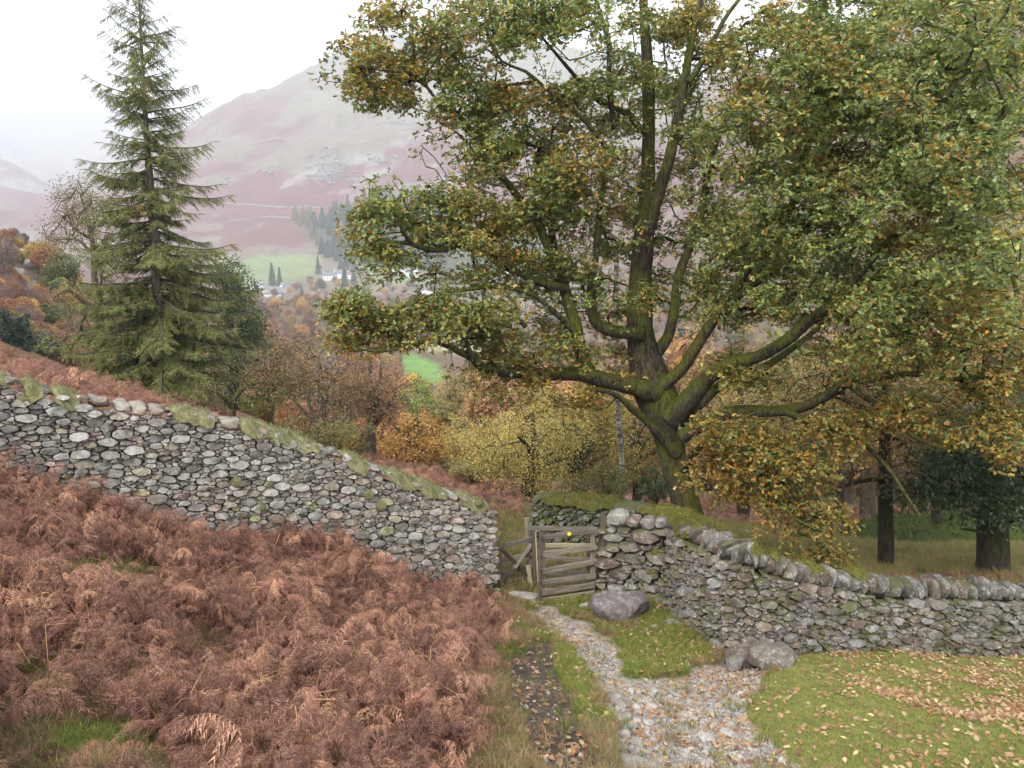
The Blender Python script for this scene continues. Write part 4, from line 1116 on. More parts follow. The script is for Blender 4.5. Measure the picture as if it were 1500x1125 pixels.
idx = np.where(lawn, np.where(fbm(x*1.3, y*1.3, 66, 3)+.25*rgg.uniform(size=len(x)) > 1.2, rgg.integers(7, 9, len(x)), rgg.integers(0, 4, len(x))), np.where(gr, rgg.integers(4, 7, len(x)), np.where(n1 > .5, rgg.integers(3, 7, len(x)), rgg.integers(7, 11, len(x)))))
x, y, z, idx, mm_ = x[keep], y[keep], z[keep], idx[keep], edge_g[keep]; n = len(x)
gn_scatter('grass', np.stack([x, y, z], 1), np.stack([rgg.normal(0, .15, n), rgg.normal(0, .15, n), rgg.uniform(0, 6.28, n)], 1), rgg.uniform(.7, 1.3, n), idx, TG+TL+TS, 'green and straw coloured grass in front of the walls')
x, y, z = sample_ground(52000, -.03, .95, 11.8, 33, rgg, .8); front = ((y > np.interp(x, RWX, RWY)+.9) | ((x < 2.0) & (y > 12.4))) & ~((x/y < .15) & (y > 24)) & (fbm(x, y, 3, 2) > .3)
x, y, z = x[front], y[front], z[front]; n = len(x)
gn_scatter('grass', np.stack([x, y, z], 1), np.stack([rgg.normal(0, .15, n), rgg.normal(0, .15, n), rgg.uniform(0, 6.28, n)], 1), rgg.uniform(1.5, 3.0, n), rgg.integers(5, 9, n), TG+TL+TS, 'rough green grass in the meadow beyond the dark wall')
# mossy hummock in the meadow
hv, hf = rock(ICO4, (9, 3.2, 1.3), .0, .3, rgg); c_ = at(1400, 24); hv = hv+np.array([c_[0]+1, 24, g1(c_[0], 24)+.15])
kk = rgg.integers(0, len(hv), 9000); bt = np.array([[0, -.1, 0], [0, .1, 0], [1, 0, 0]])
v2, f2, c2 = scatter(bt, np.array([[0, 1, 2]]), frame_from(rgg.normal(0, .6, (9000, 3))+np.array([0, 0, 1]), spin=rgg.uniform(0, 6, 9000))*rgg.uniform(.08, .25, 9000)[:, None, None], hv[kk]+rgg.normal(0, .12, (9000, 3)), np.tile([.075, .10, .025], (9000, 1))*rgg.uniform(.6, 1.6, (9000, 1)))
v, f, c = merge([(hv, hf, np.array([.05, .065, .018])), (v2, f2, c2)])
tag(link('mossy_bank', mk_mesh('mossy_bank', v, f, c, True, M['moss'])), 'low bright mossy bank among the trees beyond the dark wall', None, None, 'structure')

# ---- gravel and fallen leaves
rgl = np.random.default_rng(12)
GP = []
for i in range(8):
    v, f = rock(ICO1, (1, .8, .6), .3, .25, rgl); GP.append(mk_mesh('pebble', v, f, np.array([.38, .345, .31])*rgl.uniform(.65, 1.25), False, M['stone_g']))
x, y, z = sample_ground(60000, .0, .48, 3.8, 12.4, rgl, 1.2); m = masks(x, y, z)
keep = m['gravel'] & (rgl.uniform(size=len(x)) < .85); k2 = m['mud'] & (rgl.uniform(size=len(x)) < .03); keep |= k2
x, y, z = x[keep], y[keep], z[keep]; n = len(x); s_ = np.exp(rgl.normal(math.log(.020), .38, n)); s_ = np.minimum(s_, .055)
gn_scatter('gravel', np.stack([x, y, z-TRACK_SINK+s_*.1], 1), rgl.normal(0, .5, (n, 3))+np.array([0, 0, 3])*rgl.uniform(0, 2, (n, 1)), s_, rgl.integers(0, 8, n), GP, 'grey gravel and pebbles on the path')
def litter_pts(n, rg):
    x, y, z = sample_ground(n, -.25, .95, 3.6, 12.6, rg, 1.1); m = masks(x, y, z); n1 = fbm(x*2.3, y*2.3, 40, 4); nn = fbm(x*4, y*4, 81, 3)
    p = np.full(len(x), .05)
    p = np.where(m['gravel'], .34*sstep(.38, .6, nn)+.10, p); p = np.where(m['mud'], .10, p); p = np.where(m['ga'], .10, p); p = np.where(m['gb'], .30, p)
    p = np.where(m['lawn'], .05+.12*sstep(.5, .7, nn), p); p = np.where(m['leafy'], .12+.75*sstep(.34, .60, n1)*sstep(.3, .55, nn), p)
    p = np.where((m['px'] > 730) & (m['py'] < 935) & ~m['gravel'], .22, p); p = np.where((m['py'] < 1010) & (m['px'] > 940) & (m['px'] < 1120), .38, p)
    p = np.where((m['px'] > 700) & (m['px'] < 930) & (m['py'] > 940) & ~m['mud'], .13, p)
    fr_ = np.where(x > 2.2, y < np.interp(x, RWX, RWY)-.02, True) & ((m['px'] > 700)) & (x > -.35)
    k = fr_ & (rg.uniform(size=len(x)) < p); return x[k], y[k], z[k], m['gravel'][k] | m['mud'][k]
x, y, z, bare = litter_pts(64000, rgl); n = len(x)
fl = (np.array([[0, 0, 0], [.3, .26, .10], [.3, -.26, .12], [.65, .30, .14], [.65, -.28, .05], [1, 0, .10], [.4, 0, 0], [.7, 0, .02]]),
      np.array([[0, 6, 1], [0, 2, 6], [1, 6, 7], [1, 7, 3], [6, 2, 7], [2, 4, 7], [3, 7, 5], [7, 4, 5]]))
up = rgl.normal(0, .35, (n, 3)); up[:, 2] = 1; d = rgl.normal(0, 1, (n, 3)); d[:, 2] *= .25
Fm = frame_from(d, up/np.linalg.norm(up, axis=1)[:, None])*rgl.uniform(.03, .065, n)[:, None, None]
cols = np.array([[.34, .21, .12], [.27, .14, .07], [.42, .30, .18], [.20, .10, .06], [.45, .35, .17], [.34, .18, .06]])
v, f, c = scatter(fl[0], fl[1], Fm, np.stack([x, y, z-TRACK_SINK*bare+.012+.018*(~bare)], 1), cols[rgl.choice(6, n, p=[.25, .25, .18, .15, .07, .1])]*rgl.uniform(.75, 1.25, (n, 1)))
tag(link('fallen_leaves', mk_mesh('fallen_leaves', v, f, c, False, M['litter'])), 'fallen tan and orange oak leaves scattered over path and turf', None, None, 'stuff')

# ------------------------------------------------------------------ the big oak
OY = 16.0
def br(pts, y0, y1, k=.92):
    """pts: (px,py,radius in px); depth runs from y0 to y1"""
    n = len(pts); P3 = [P(a, b, y0+(y1-y0)*(i/(n-1))**1.0) for i, (a, b, r) in enumerate(pts)]
    return P3, [r/F*y0*k for a, b, r in pts]
OAK_TRUNK = br([(1026, 830, 33), (1018, 795, 28), (1006, 740, 23), (990, 690, 21), (982, 650, 23), (972, 600, 33), (955, 560, 33), (945, 520, 26), (938, 480, 22), (938, 420, 19), (943, 350, 16), (948, 290, 13), (950, 220, 10), (950, 140, 10), (946, 60, 8), (940, -30, 5)], 16, 16.2)
LIMBS = [br(p, a, b, .76) for p, a, b in [
 ([(948, 340, 13), (965, 280, 12), (980, 235, 10), (996, 160, 9), (1008, 90, 7), (1022, 20, 5), (1040, -40, 3)], 16, 15.2),
 ([(960, 575, 22), (925, 565, 18), (890, 558, 16), (850, 548, 14), (790, 548, 11), (740, 545, 9), (708, 540, 8), (692, 525, 7), (672, 515, 6), (640, 500, 5), (612, 505, 3), (575, 510, 2)], 15.8, 13.6),
 ([(868, 552, 13), (852, 520, 12), (845, 480, 12), (832, 440, 11), (822, 400, 10), (812, 360, 7), (803, 310, 6), (795, 270, 5), (786, 230, 4)], 15.2, 15.5),
 ([(826, 410, 9), (806, 370, 8), (785, 320, 8), (760, 290, 7), (738, 262, 7), (718, 240, 6), (700, 205, 5), (682, 180, 5), (660, 155, 3.5), (640, 110, 3)], 15.2, 14.2),
 ([(940, 490, 15), (905, 487, 12), (878, 478, 11), (866, 455, 11), (866, 420, 9), (872, 380, 7), (876, 330, 6), (884, 270, 5), (893, 220, 4)], 15.8, 15.0),
 ([(832, 422, 8), (795, 415, 7), (765, 402, 6), (735, 385, 5), (715, 362, 5), (690, 352, 5), (655, 365, 5), (628, 366, 5), (605, 358, 4), (590, 340, 3), (583, 318, 2)], 15.2, 13.4),
 ([(843, 485, 8), (815, 460, 6), (790, 438, 5), (765, 426, 4), (720, 420, 4), (680, 425, 3), (640, 430, 2.5), (596, 445, 2)], 15.2, 13.8),
 ([(770, 478, 5), (745, 458, 4), (715, 450, 3), (690, 470, 3), (660, 480, 2.5)], 15.0, 14.2),
 ([(692, 522, 5), (682, 495, 4), (690, 470, 4), (670, 455, 3), (650, 448, 2)], 14.2, 13.9),
 ([(690, 492, 4), (640, 495, 3.5), (600, 508, 3), (555, 515, 2.5), (530, 512, 1.6)], 14.0, 13.2),
 ([(990, 665, 12), (970, 640, 9), (945, 615, 8), (925, 598, 7), (905, 580, 5), (885, 572, 5), (858, 570, 3)], 15.8, 14.8),
 ([(985, 610, 26), (1010, 585, 20), (1035, 555, 15), (1070, 533, 13), (1110, 522, 11), (1150, 500, 11), (1185, 470, 10), (1215, 452, 9), (1260, 400, 7), (1310, 345, 5), (1360, 310, 4)], 15.7, 12.5),
 ([(995, 620, 16), (1025, 590, 12), (1060, 562, 10), (1105, 545, 9), (1150, 518, 7), (1200, 480, 5)], 16.0, 17.5),
 ([(965, 570, 14), (1000, 540, 11), (1022, 505, 10), (1045, 470, 10), (1075, 430, 10), (1095, 395, 8), (1130, 355, 7), (1160, 300, 6), (1180, 240, 5), (1185, 180, 3)], 15.8, 14.2),
 ([(950, 530, 14), (978, 495, 11), (988, 455, 10), (996, 400, 9), (1015, 350, 8), (1030, 300, 8), (1040, 240, 6), (1060, 180, 5), (1090, 110, 4), (1110, 60, 3)], 16.0, 17.0),
 ([(1000, 640, 16), (1040, 615, 13), (1080, 603, 13), (1130, 603, 11), (1170, 598, 10), (1210, 580, 9), (1240, 562, 8), (1290, 552, 7), (1345, 548, 5), (1390, 556, 4), (1420, 552, 2)], 15.6, 12.8),
 ([(1150, 602, 8), (1190, 620, 7), (1230, 632, 6), (1265, 650, 5), (1300, 685, 4), (1330, 730, 2.5), (1350, 760, 1.5)], 14.4, 13.0),
 ([(998, 690, 8), (1020, 660, 7), (1050, 645, 6), (1085, 665, 4), (1120, 690, 4), (1140, 730, 3), (1165, 760, 2)], 15.8, 13.4),
 ([(1060, 450, 8), (1100, 420, 7), (1150, 385, 6), (1200, 355, 6), (1250, 320, 6), (1310, 250, 5), (1370, 225, 4), (1430, 190, 3)], 15.2, 12.6),
 ([(1130, 355, 6), (1170, 340, 5), (1220, 290, 5), (1280, 240, 4), (1340, 200, 3)], 14.8, 13.4),
 ([(950, 200, 7), (915, 165, 5), (880, 150, 5), (850, 120, 4), (820, 85, 3), (790, 50, 2)], 16.1, 15.0),
 ([(900, 190, 6), (892, 120, 5), (893, 70, 5), (882, 30, 4), (868, -20, 3)], 15.6, 15.0),
 ([(893, 222, 4), (850, 170, 4), (800, 130, 3.5), (770, 105, 3), (735, 90, 2), (720, 60, 1.5)], 15.2, 14.2),
 ([(700, 205, 4), (650, 160, 3), (610, 110, 3), (575, 105, 2), (545, 100, 1.5)], 14.4, 13.2),
 ([(720, 243, 4), (695, 222, 3), (680, 205, 3), (668, 193, 2), (652, 204, 1.5)], 14.6, 14.2),
 ([(1010, 120, 6), (1040, 70, 5), (1060, 30, 4), (1090, -10, 3)], 15.4, 15.0),
 ([(1215, 452, 7), (1270, 460, 5), (1330, 480, 4), (1390, 470, 4), (1440, 450, 3), (1490, 430, 2)], 13.6, 12.2),
 ([(1240, 562, 6), (1290, 600, 4), (1340, 640, 4), (1400, 660, 3), (1450, 650, 2)], 13.6, 12.4),
]]
ELL = [  # px, py, rx, ry, count weight, Y centre, Y spread
 (600,50,90,55,70,13.8,1.2),(550,110,40,45,26,13.4,.8),(535,145,22,12,5,13.3,.4),(640,120,70,45,45,13.9,1),(700,50,70,55,50,14,1.2),(770,20,80,35,45,14.2,1.3),(850,20,90,30,45,14.6,1.3),
 (700,160,60,45,42,14.2,.9),(770,170,70,50,55,14.5,1),(850,180,60,60,50,15,1.2),(900,130,50,60,34,15,1.2),(640,215,25,10,2,14.2,.4),(725,205,50,40,30,14.5,.8),(790,240,80,50,60,14.8,1.1),(860,260,80,60,60,15,1.4),
 (735,265,45,22,10,14.8,.8),
 (560,290,38,28,26,13.5,.7),(545,345,35,28,22,13.4,.7),(575,375,40,22,16,13.5,.7),(600,320,50,30,32,13.8,.8),(655,295,42,32,30,14,.8),(690,330,60,40,48,14.1,.9),(740,340,50,45,36,14.6,1),(780,350,60,60,48,15,1.2),
 (500,452,32,22,20,13.2,.5),(540,465,40,24,24,13.3,.6),(520,490,45,16,14,13.3,.5),(590,470,50,28,28,13.5,.7),(640,455,55,28,32,13.8,.7),(620,500,40,10,8,13.6,.5),(700,455,50,25,24,14.1,.8),(660,400,50,18,12,14,.7),(730,400,50,22,20,14.5,.8),(700,490,40,28,24,14.2,.6),
 (760,500,70,38,46,14.6,1),(740,535,60,18,14,14.4,.6),(800,530,60,30,30,14.8,1),(820,430,60,60,50,15.2,1.2),(880,350,80,90,80,16.4,2.0),(890,440,60,50,34,16.4,1.6),(880,540,50,35,26,15.3,1.2),(720,575,30,14,5,14.4,.4),
 (850,600,45,20,10,14.8,.6),
 (960,200,70,90,60,16.8,2.0),(990,320,80,90,70,16.8,2.2),(1000,420,70,60,50,16.8,2.2),(970,80,60,80,36,16,1.6),(1040,60,60,50,34,15.8,1.6),(960,10,90,30,30,16,1.6),
 (1080,260,90,90,110,14.8,2.4),(1150,120,110,90,170,14.2,2.4),(1090,350,80,60,75,14.4,1.8),(1260,120,120,80,190,13.6,2.4),(1380,150,120,100,210,13.2,2.4),(1470,80,90,110,120,12.8,2.2),
 (1200,230,100,80,130,13.8,2.4),(1320,280,120,90,180,13.2,2.4),(1450,270,90,110,140,12.6,2.2),(1180,340,90,60,100,13.8,2.0),(1100,440,60,45,44,14.6,1.4),(1200,430,90,45,70,13.8,1.6),(1300,400,110,70,130,13.2,2.0),
 (1420,420,100,80,130,12.6,1.8),(1330,490,110,50,90,13.0,1.6),(1450,520,80,60,80,12.4,1.4),(1060,540,40,40,22,15,1.4),(1120,570,60,30,18,14.8,1.4),(1220,520,60,35,24,13.8,1.4),(1290,600,80,40,44,13.2,1.0),(1400,600,80,50,60,12.6,1.0),(1480,640,50,50,36,12.2,.8),
 (1250,20,130,40,80,14.4,2.2),(1420,10,110,40,70,13.6,2.2),
 # low orange boughs
 (1060,640,50,40,52,14.6,.9),(1110,655,65,40,54,14.2,.9),(1045,705,40,26,22,14.4,.6),(1120,705,50,22,22,14.0,.6),(1185,690,45,35,38,13.8,.8),(1230,650,45,35,24,13.6,.7),(1165,735,40,24,18,13.6,.6),(1140,775,26,12,6,13.5,.4),(1190,800,36,22,14,13.4,.5),(1225,765,25,18,7,13.4,.5),
]
rgo = np.random.default_rng(42); A = []
for cx, cy_, rx, ry, n, yc, ys in ELL:
    n = int(n*1.35); ks = max(3, int(n/8))
    for _ in range(int(n*.32)):
        a_ = rgo.uniform(0, 6.28); r_ = math.sqrt(rgo.uniform())*1.05; A.append(P(cx+rx*r_*math.cos(a_), cy_+ry*r_*math.sin(a_), yc+.5+rgo.normal(0, 1)*ys*.6))
    a = rgo.uniform(0, 6.28, ks); r = np.sqrt(rgo.uniform(size=ks)); px = cx+rx*r*np.cos(a); py = cy_+ry*r*np.sin(a); yy = yc+.5+rgo.normal(0, 1, ks)*ys*.6
    for i in range(ks):                                   # flat layered sprays
        c = P(px[i], py[i], yy[i]); rr = rgo.uniform(.32, .66); q_ = rgo.normal(size=(n//ks+1, 3)); q_ /= np.linalg.norm(q_, axis=1)[:, None]
        q_ = q_*rgo.uniform(.3, 1, (len(q_), 1))*np.array([rr, rr, rr*.42]); q_[:, 2] -= .12*np.hypot(q_[:, 0], q_[:, 1])
        A += list(c+q_)
A = np.array(A)
# far side of the crown, lighter, so that it reads as a volume
extra = []
for _ in range(330):
    th = rgo.uniform(0, 6.28); ph = rgo.uniform(-.1, 1.2); r = rgo.uniform(.6, 1)
    extra.append(np.array([3.4+6.2*r*math.cos(th)*math.cos(ph), 17.2+3.6*r*abs(math.sin(th))*math.cos(ph), -1.6+7.5*r*math.sin(ph)]))
A = np.vstack([A, extra])
def oak_mix(pos):
    px, py = project(pos[:, 0], pos[:, 1], pos[:, 2])
    # lower, more sheltered boughs have turned further
    m = .16 + .42*sstep(420, 640, py) + .35*sstep(.50, .64, fbm(pos[:, 0]*.9+pos[:, 2]*.6, pos[:, 1]*.9-pos[:, 2]*.7, 55, 3)) - .12*sstep(1050, 1300, px)*(py < 420)
    return m
gcols = [(.15, .205, .055), (.19, .24, .055), (.125, .185, .065), (.225, .255, .055), (.17, .225, .09), (.30, .29, .06)]
ocols = [(.38, .23, .04), (.29, .15, .035), (.44, .30, .055), (.21, .115, .04), (.35, .27, .055), (.40, .19, .035)]
oak = build_tree('oak_tree', P(1026, 830, OY), OAK_TRUNK[0], OAK_TRUNK[1], A,
    dict(n_per=46, spread=.27, size=.079, rosette=5, colf=pal2(gcols, ocols, oak_mix, .18, rgo), template=OAK_LEAF, rg=rgo, flat=.55),
    M['oak_bark'], 'huge spreading oak with green and orange leaves and mossy limbs behind the dark wall', 'tree', rtip=.0052, step=.28, k=4, trunk_k=20, limbs=LIMBS, leafmat=M['leaf'], ex=.46, jitter=.10, dirw=.85, maxr=.06)

# ------------------------------------------------------------------ the spruce left of the middle
def needle_spray(rg, L_=.42, n=16, tint=(.06, .085, .02)):
    V = []; Fc = []; T = []
    for i in range(n):
        t = (i+.5)/n; b = np.array([t*L_, 0, -.10*L_*t*t*2])
        for sd in (-1, 1):
            l = L_*.36*(1-.5*t)*rg.uniform(.6, 1.2); d = np.array([.6, sd*.7, -.55+rg.normal(0, .4)]); d /= np.linalg.norm(d)
            k = len(V); tip = b+d*l; V += [b+np.array([-.04, 0, 0]), b+np.array([.045, 0, .0]), tip]; Fc.append((k, k+1, k+2)); c = np.array(tint)*rg.uniform(.6, 1.5); T += [c]*3
    return np.array(V), np.array(Fc), np.array(T)
rgp = np.random.default_rng(99)
def build_spruce(name, base, top, prof, label, seed, dens=1.0, tint=(.135, .15, .042), bark=None, r0=.27):
    rg = np.random.default_rng(seed); base = np.array(base); top = np.array(top); H = top[2]-base[2]
    t = empty(name, base); tag(t, label, 'tree')
    tp, tr = catmull([base-np.array([0, 0, .4]), base+(top-base)*.3+np.array([.04, 0, 0]), base+(top-base)*.7-np.array([.03, 0, 0]), top], [r0, r0*.72, r0*.35, .02], .3)
    v, f = tube(tp, tr, 12, .05, 3); child('trunk', mk_mesh('trunk', v, f, TW, True, bark or M['spruce_bark']), t)
    temps = [needle_spray(rg, 1.0, 10, tint) for _ in range(4)]
    segs0, segs1, r_0, r_1 = [], [], [], []; sp, sd_, ss = [], [], []
    z = .06
    while z < .995:
        nb = int(rg.integers(3, 6)*(1 if z < .85 else .8)*(1.0 if dens >= 1 else dens)+1)
        for _ in range(nb):
            zz = min(z+rg.uniform(-.012, .012), .995); c = base+(top-base)*zz; L_ = np.interp(zz, *prof)*rg.uniform(.35, 1.18); az = rg.uniform(0, 6.28)
            if L_ < .15: L_ = .15
            m = max(4, int(L_/.22)); p = c.copy(); el = np.interp(zz, [0, .5, 1], [-.18, -.02, .55])+rg.normal(0, .1); az2 = az
            rb = .012+.012*L_
            prev = p
            for i in range(m):
                tt = (i+1)/m; e = el - .22*math.sin(tt*math.pi)*min(L_/2, 1)+.28*tt**2; az2 += rg.normal(0, .05)
                q_ = prev + np.array([math.cos(az2)*math.cos(e), math.sin(az2)*math.cos(e), math.sin(e)])*L_/m
                segs0.append(prev); segs1.append(q_); r_0.append(rb*(1-(i/m)*.8)); r_1.append(rb*(1-tt*.8))
                if tt > .18:
                    k = int(rg.integers(3, 6)*dens*(1.5-.9*zz)+1)
                    for _k in range(k):
                        sgn = rg.choice((-1, 1)); a2 = az2+sgn*rg.uniform(.5, 1.25); wl3 = (.26+.34*(1-tt)*min(L_/2.2, 1)+.12)*rg.uniform(.5, 1.25)
                        sp.append(prev+(q_-prev)*rg.uniform()); sd_.append((math.cos(a2), math.sin(a2), -.25-.45*rg.uniform())); ss.append(wl3)
                prev = q_
            sp.append(prev); sd_.append((math.cos(az2), math.sin(az2), .1)); ss.append(.3)
        z += rg.uniform(.013, .026)*(1 if z > .45 else .7)/max(dens, .6)
    v, f = frusta(np.array(segs0), np.array(segs1), np.array(r_0), np.array(r_1), 4)
    o = child('branches', mk_mesh('branches', v, f, TW, True, bark or M['spruce_bark']), t); o['kind'] = 'stuff'
    sp, sd_, ss = np.array(sp), np.array(sd_), np.array(ss); parts = []; pick = rg.integers(0, 4, len(sp))
    for i in range(4):
        k = pick == i; V, Fc, T = temps[i]; Fm = frame_from(sd_[k], spin=rg.normal(0, .4, k.sum()))*ss[k][:, None, None]
        v2, f2, _ = scatter(V, Fc, Fm, sp[k], np.zeros((k.sum(), 3))); tt = np.tile(T, (k.sum(), 1))*np.repeat(rg.uniform(.75, 1.3, k.sum()), len(V))[:, None]
        br_ = np.repeat(rg.uniform(size=k.sum()) < .02, len(V)); tt[br_] = [.22, .12, .05]
        parts.append((v2, f2, tt))
    V, Fc, T = merge(parts); o = child('crown', mk_mesh('crown', V, Fc, T, False, M['needle']), t); o['kind'] = 'stuff'
    return t
b = P(240, 600, 30); top = P(203, -15, 30)
build_spruce('spruce_tree', (b[0], 30, g1(b[0], 30)), top, ([0, .1, .3, .5, .7, .85, .95, 1], [4.1, 4.1, 3.5, 2.6, 2.0, 1.7, 1.35, .35]), 'tall shaggy spruce towering against the white sky beyond the pale wall', 51, 1.0)
b2 = P(148, 575, 33); 
build_spruce('spruce_tree', (b2[0], 33, g1(b2[0], 33)), P(150, 350, 33), ([0, .3, .6, 1], [1.0, .9, .7, .1]), 'slim ivy green conifer hugging the left side of the tall spruce', 52, .35, (.13, .16, .03), r0=.18)

# ------------------------------------------------------------------ other near and middle trees
def blob_pts(c, rad, n, rg, shell=.35, zmin=-1):
    v = rg.normal(size=(n, 3)); v /= np.linalg.norm(v, axis=1)[:, None]; r = (shell+(1-shell)*rg.uniform(size=(n, 1))**.5)
    p = v*r; p[:, 2] = np.maximum(p[:, 2], zmin); return np.asarray(c)+p*np.asarray(rad)
def ell_px(lst, rg):
    out = []
    for cx, cy_, rx, ry, n, yc, ys in lst:
        a = rg.uniform(0, 6.28, n); r = np.sqrt(rg.uniform(size=n))
        for i in range(n): out.append(P(cx+rx*r[i]*math.cos(a[i]), cy_+ry*r[i]*math.sin(a[i]), yc+rg.normal(0, ys)))
    return np.array(out)
rgt = np.random.default_rng(123)
# bare, thinly leaved tree left of the spruce
Yb = 34
tr, rr = br([(147, 590, 7), (146, 520, 6), (143, 460, 5.5), (138, 400, 4.5), (135, 350, 3.5), (125, 310, 2.6), (118, 285, 1.6)], Yb, Yb)
lb = [br(p, Yb, Yb+d) for p, d in (([(138, 400, 3), (148, 365, 2.6), (165, 345, 2), (180, 338, 1.2)], 1), ([(135, 350, 2.5), (115, 340, 2), (100, 325, 1.5), (92, 318, 1)], -1),
      ([(137, 375, 2.6), (115, 352, 2), (95, 350, 1.5), (72, 352, 1)], 1.5), ([(135, 345, 2.5), (140, 320, 2), (160, 310, 2), (170, 295, 1)], -1), ([(146, 520, 4), (130, 500, 3), (118, 480, 2.4), (128, 455, 1.6)], -1.5), ([(143, 450, 3), (120, 440, 3), (100, 425, 2), (85, 432, 1)], -1))]
A = ell_px([(105,290,35,30,70,Yb,1.2),(150,290,35,35,60,Yb,1.2),(95,335,35,25,55,Yb,1.2),(130,330,50,40,60,Yb,1.2),(90,360,30,15,20,Yb,1),(100,440,30,30,40,Yb,1),(115,485,25,25,25,Yb,1),(170,380,25,40,35,Yb,1)], rgt)
build_tree('thin_tree', tr[0], tr, rr, A, dict(n_per=26, spread=.5, size=.09, colf=palette([(.20, .17, .09), (.24, .20, .10), (.18, .13, .09)], [1, 1, 1], rg=rgt), rg=rgt), M['bark'],
           'gnarled thinly leaved tree at the left of the tall spruce', 'tree', rtip=.009, limbs=lb, step=.5, jitter=.1, dirw=.8, k=3)
# dark pine behind the spruce on its right
tr, rr = br([(345, 600, 9), (340, 520, 8), (335, 450, 6), (325, 400, 4)], 36, 36)
A = ell_px([(335,400,25,18,40,36,.9),(350,430,28,20,45,36,.9),(365,465,22,20,38,35.5,.9),(320,440,40,30,50,36.5,1),(375,495,20,18,30,35.5,.8),(350,500,35,25,45,36,1),(330,540,50,30,55,36,1),(375,530,18,18,22,36,.8),(300,500,40,40,40,37,1)], rgt)
build_tree('pine_tree', tr[0], tr, rr, A, dict(n_per=46, spread=.42, size=.13, colf=palette([(.09, .13, .06), (.11, .15, .065), (.15, .16, .07)], [2, 2, 1], rg=rgt), template=SIMPLE_LEAF, rg=rgt), M['bark'], 'dark bluish pine with rounded tufts behind the tall spruce', 'tree', rtip=.01, step=.5, k=3)
# small bare tree just over the wall
tr, rr = br([(340, 625, 6), (341, 600, 5), (343, 585, 4), (352, 570, 2.5)], 16.5, 16.5)
lb = [br([(341, 600, 4), (330, 585, 3), (318, 575, 2), (300, 570, 1)], 16.5, 16), br([(342, 618, 3), (358, 616, 2.5), (375, 612, 2), (400, 600, 1)], 16.5, 16.2), br([(346, 580, 3), (362, 565, 2), (385, 560, 1)], 16.5, 17)]
A = ell_px([(350,560,50,35,90,16.5,.7),(400,590,40,25,50,16.5,.6),(310,575,30,25,40,16.4,.5)], rgt)
build_tree('small_tree', tr[0], tr, rr, A, dict(n_per=7, spread=.2, size=.045, colf=palette([(.12, .13, .05), (.17, .15, .06)], [1, 1], rg=rgt), rg=rgt), M['oak_bark'], 'small half bare tree with mossy forked trunk just over the pale wall', 'tree', rtip=.0035, limbs=lb, step=.22, jitter=.12, dirw=.7, k=3)
# brown thicket trees
def generic_tree(name, px, pyc, Y, wpx, hpx, n, npl, size, cols, wts, label, bark='bark', spread=None, seed=0, rtip=.008, cat='tree', step=None, group=None, shell=.35, r0=None, tilt=0):
    rg = np.random.default_rng(seed+1000); x, y, z = at(px, Y)
    c = P(px, pyc, Y); c[0] = P(px, pyc, Y)[0]; rx = wpx/2/F*Y; rz = hpx/2/F*Y
    Hh = c[2]-z; r0 = r0 or max(.05, .035*(Hh+rz))
    tr = [(x, y, z-.3), (x+rg.normal(0, .04)*Hh, y, z+Hh*.35), (c[0]+rg.normal(0, .05)*rx, y, c[2]-rz*.2), (c[0]+tilt, y, c[2]+rz*.5)]
    st = step or max(.25, rx/7)
    lb = []
    for i in range(5):
        a = rg.uniform(0, 6.28); zz = rg.uniform(.0, .5); b0 = np.array(tr[1])*(1-zz)+np.array(tr[2])*zz; e = c+np.array([math.cos(a)*rx*.6, math.sin(a)*rx*.6, rz*rg.uniform(-.3, .5)])
        mid = b0*.5+e*.5+np.array([0, 0, rz*.1])+rg.normal(0, rx*.06, 3); lb.append(([b0, mid, e], [r0*.5, r0*.35, r0*.15]))
    # many overlapping lobes give an uneven, plumed outline
    A = [blob_pts(c-np.array([0, 0, rz*.15]), (rx*.6, rx*.6, rz*.75), n//3, rg, shell, -.95)]
    for i in range(11):
        v = rg.normal(size=3); v /= np.linalg.norm(v); v[2] = v[2]*.9+.1; s_ = rg.uniform(.18, .42)
        A.append(blob_pts(c+v*np.array([rx, rx, rz])*rg.uniform(.55, 1.0), (rx*s_, rx*s_, rz*s_*rg.uniform(.8, 1.5)), max(4, int(n*s_*.21)), rg, .2))
    A = np.vstack(A)
    return build_tree(name, (x, y, z), tr, [r0*1.2, r0, r0*.7, r0*.3], A, dict(n_per=npl, spread=spread or rx/7.5, size=size, colf=palette(cols, wts, .18, rg), rg=rg, flat=.8), M[bark], label, cat, rtip=rtip, step=st, limbs=lb, jitter=.08, dirw=.7, k=3, group=group, ex=.42)
BRN = [(.20, .13, .06), (.24, .14, .07), (.15, .13, .05), (.28, .16, .08)]
OLV = [(.16, .14, .05), (.12, .12, .04), (.22, .18, .06)]
YEL = [(.50, .40, .11), (.42, .36, .11), (.28, .28, .08), (.56, .38, .09), (.34, .24, .09)]
ORG = [(.50, .28, .08), (.38, .20, .06), (.52, .32, .09), (.30, .20, .07)]
generic_tree('thicket_tree', 470, 575, 27, 190, 190, 420, 20, .09, BRN, [2, 2, 1, 1], 'broad russet brown tree behind the middle of the pale wall', seed=1, rtip=.007)
generic_tree('thicket_tree', 545, 560, 31, 120, 150, 300, 20, .10, [(.26, .15, .08), (.22, .13, .07), (.3, .17, .09)], [1, 1, 1], 'pinkish brown tree right behind the broad russet one', seed=2)
generic_tree('thicket_tree', 430, 650, 22, 170, 80, 220, 18, .07, OLV, [1, 1, 1], 'low olive brown thicket hugging the far side of the pale wall', seed=3, rtip=.005, cat='shrub')
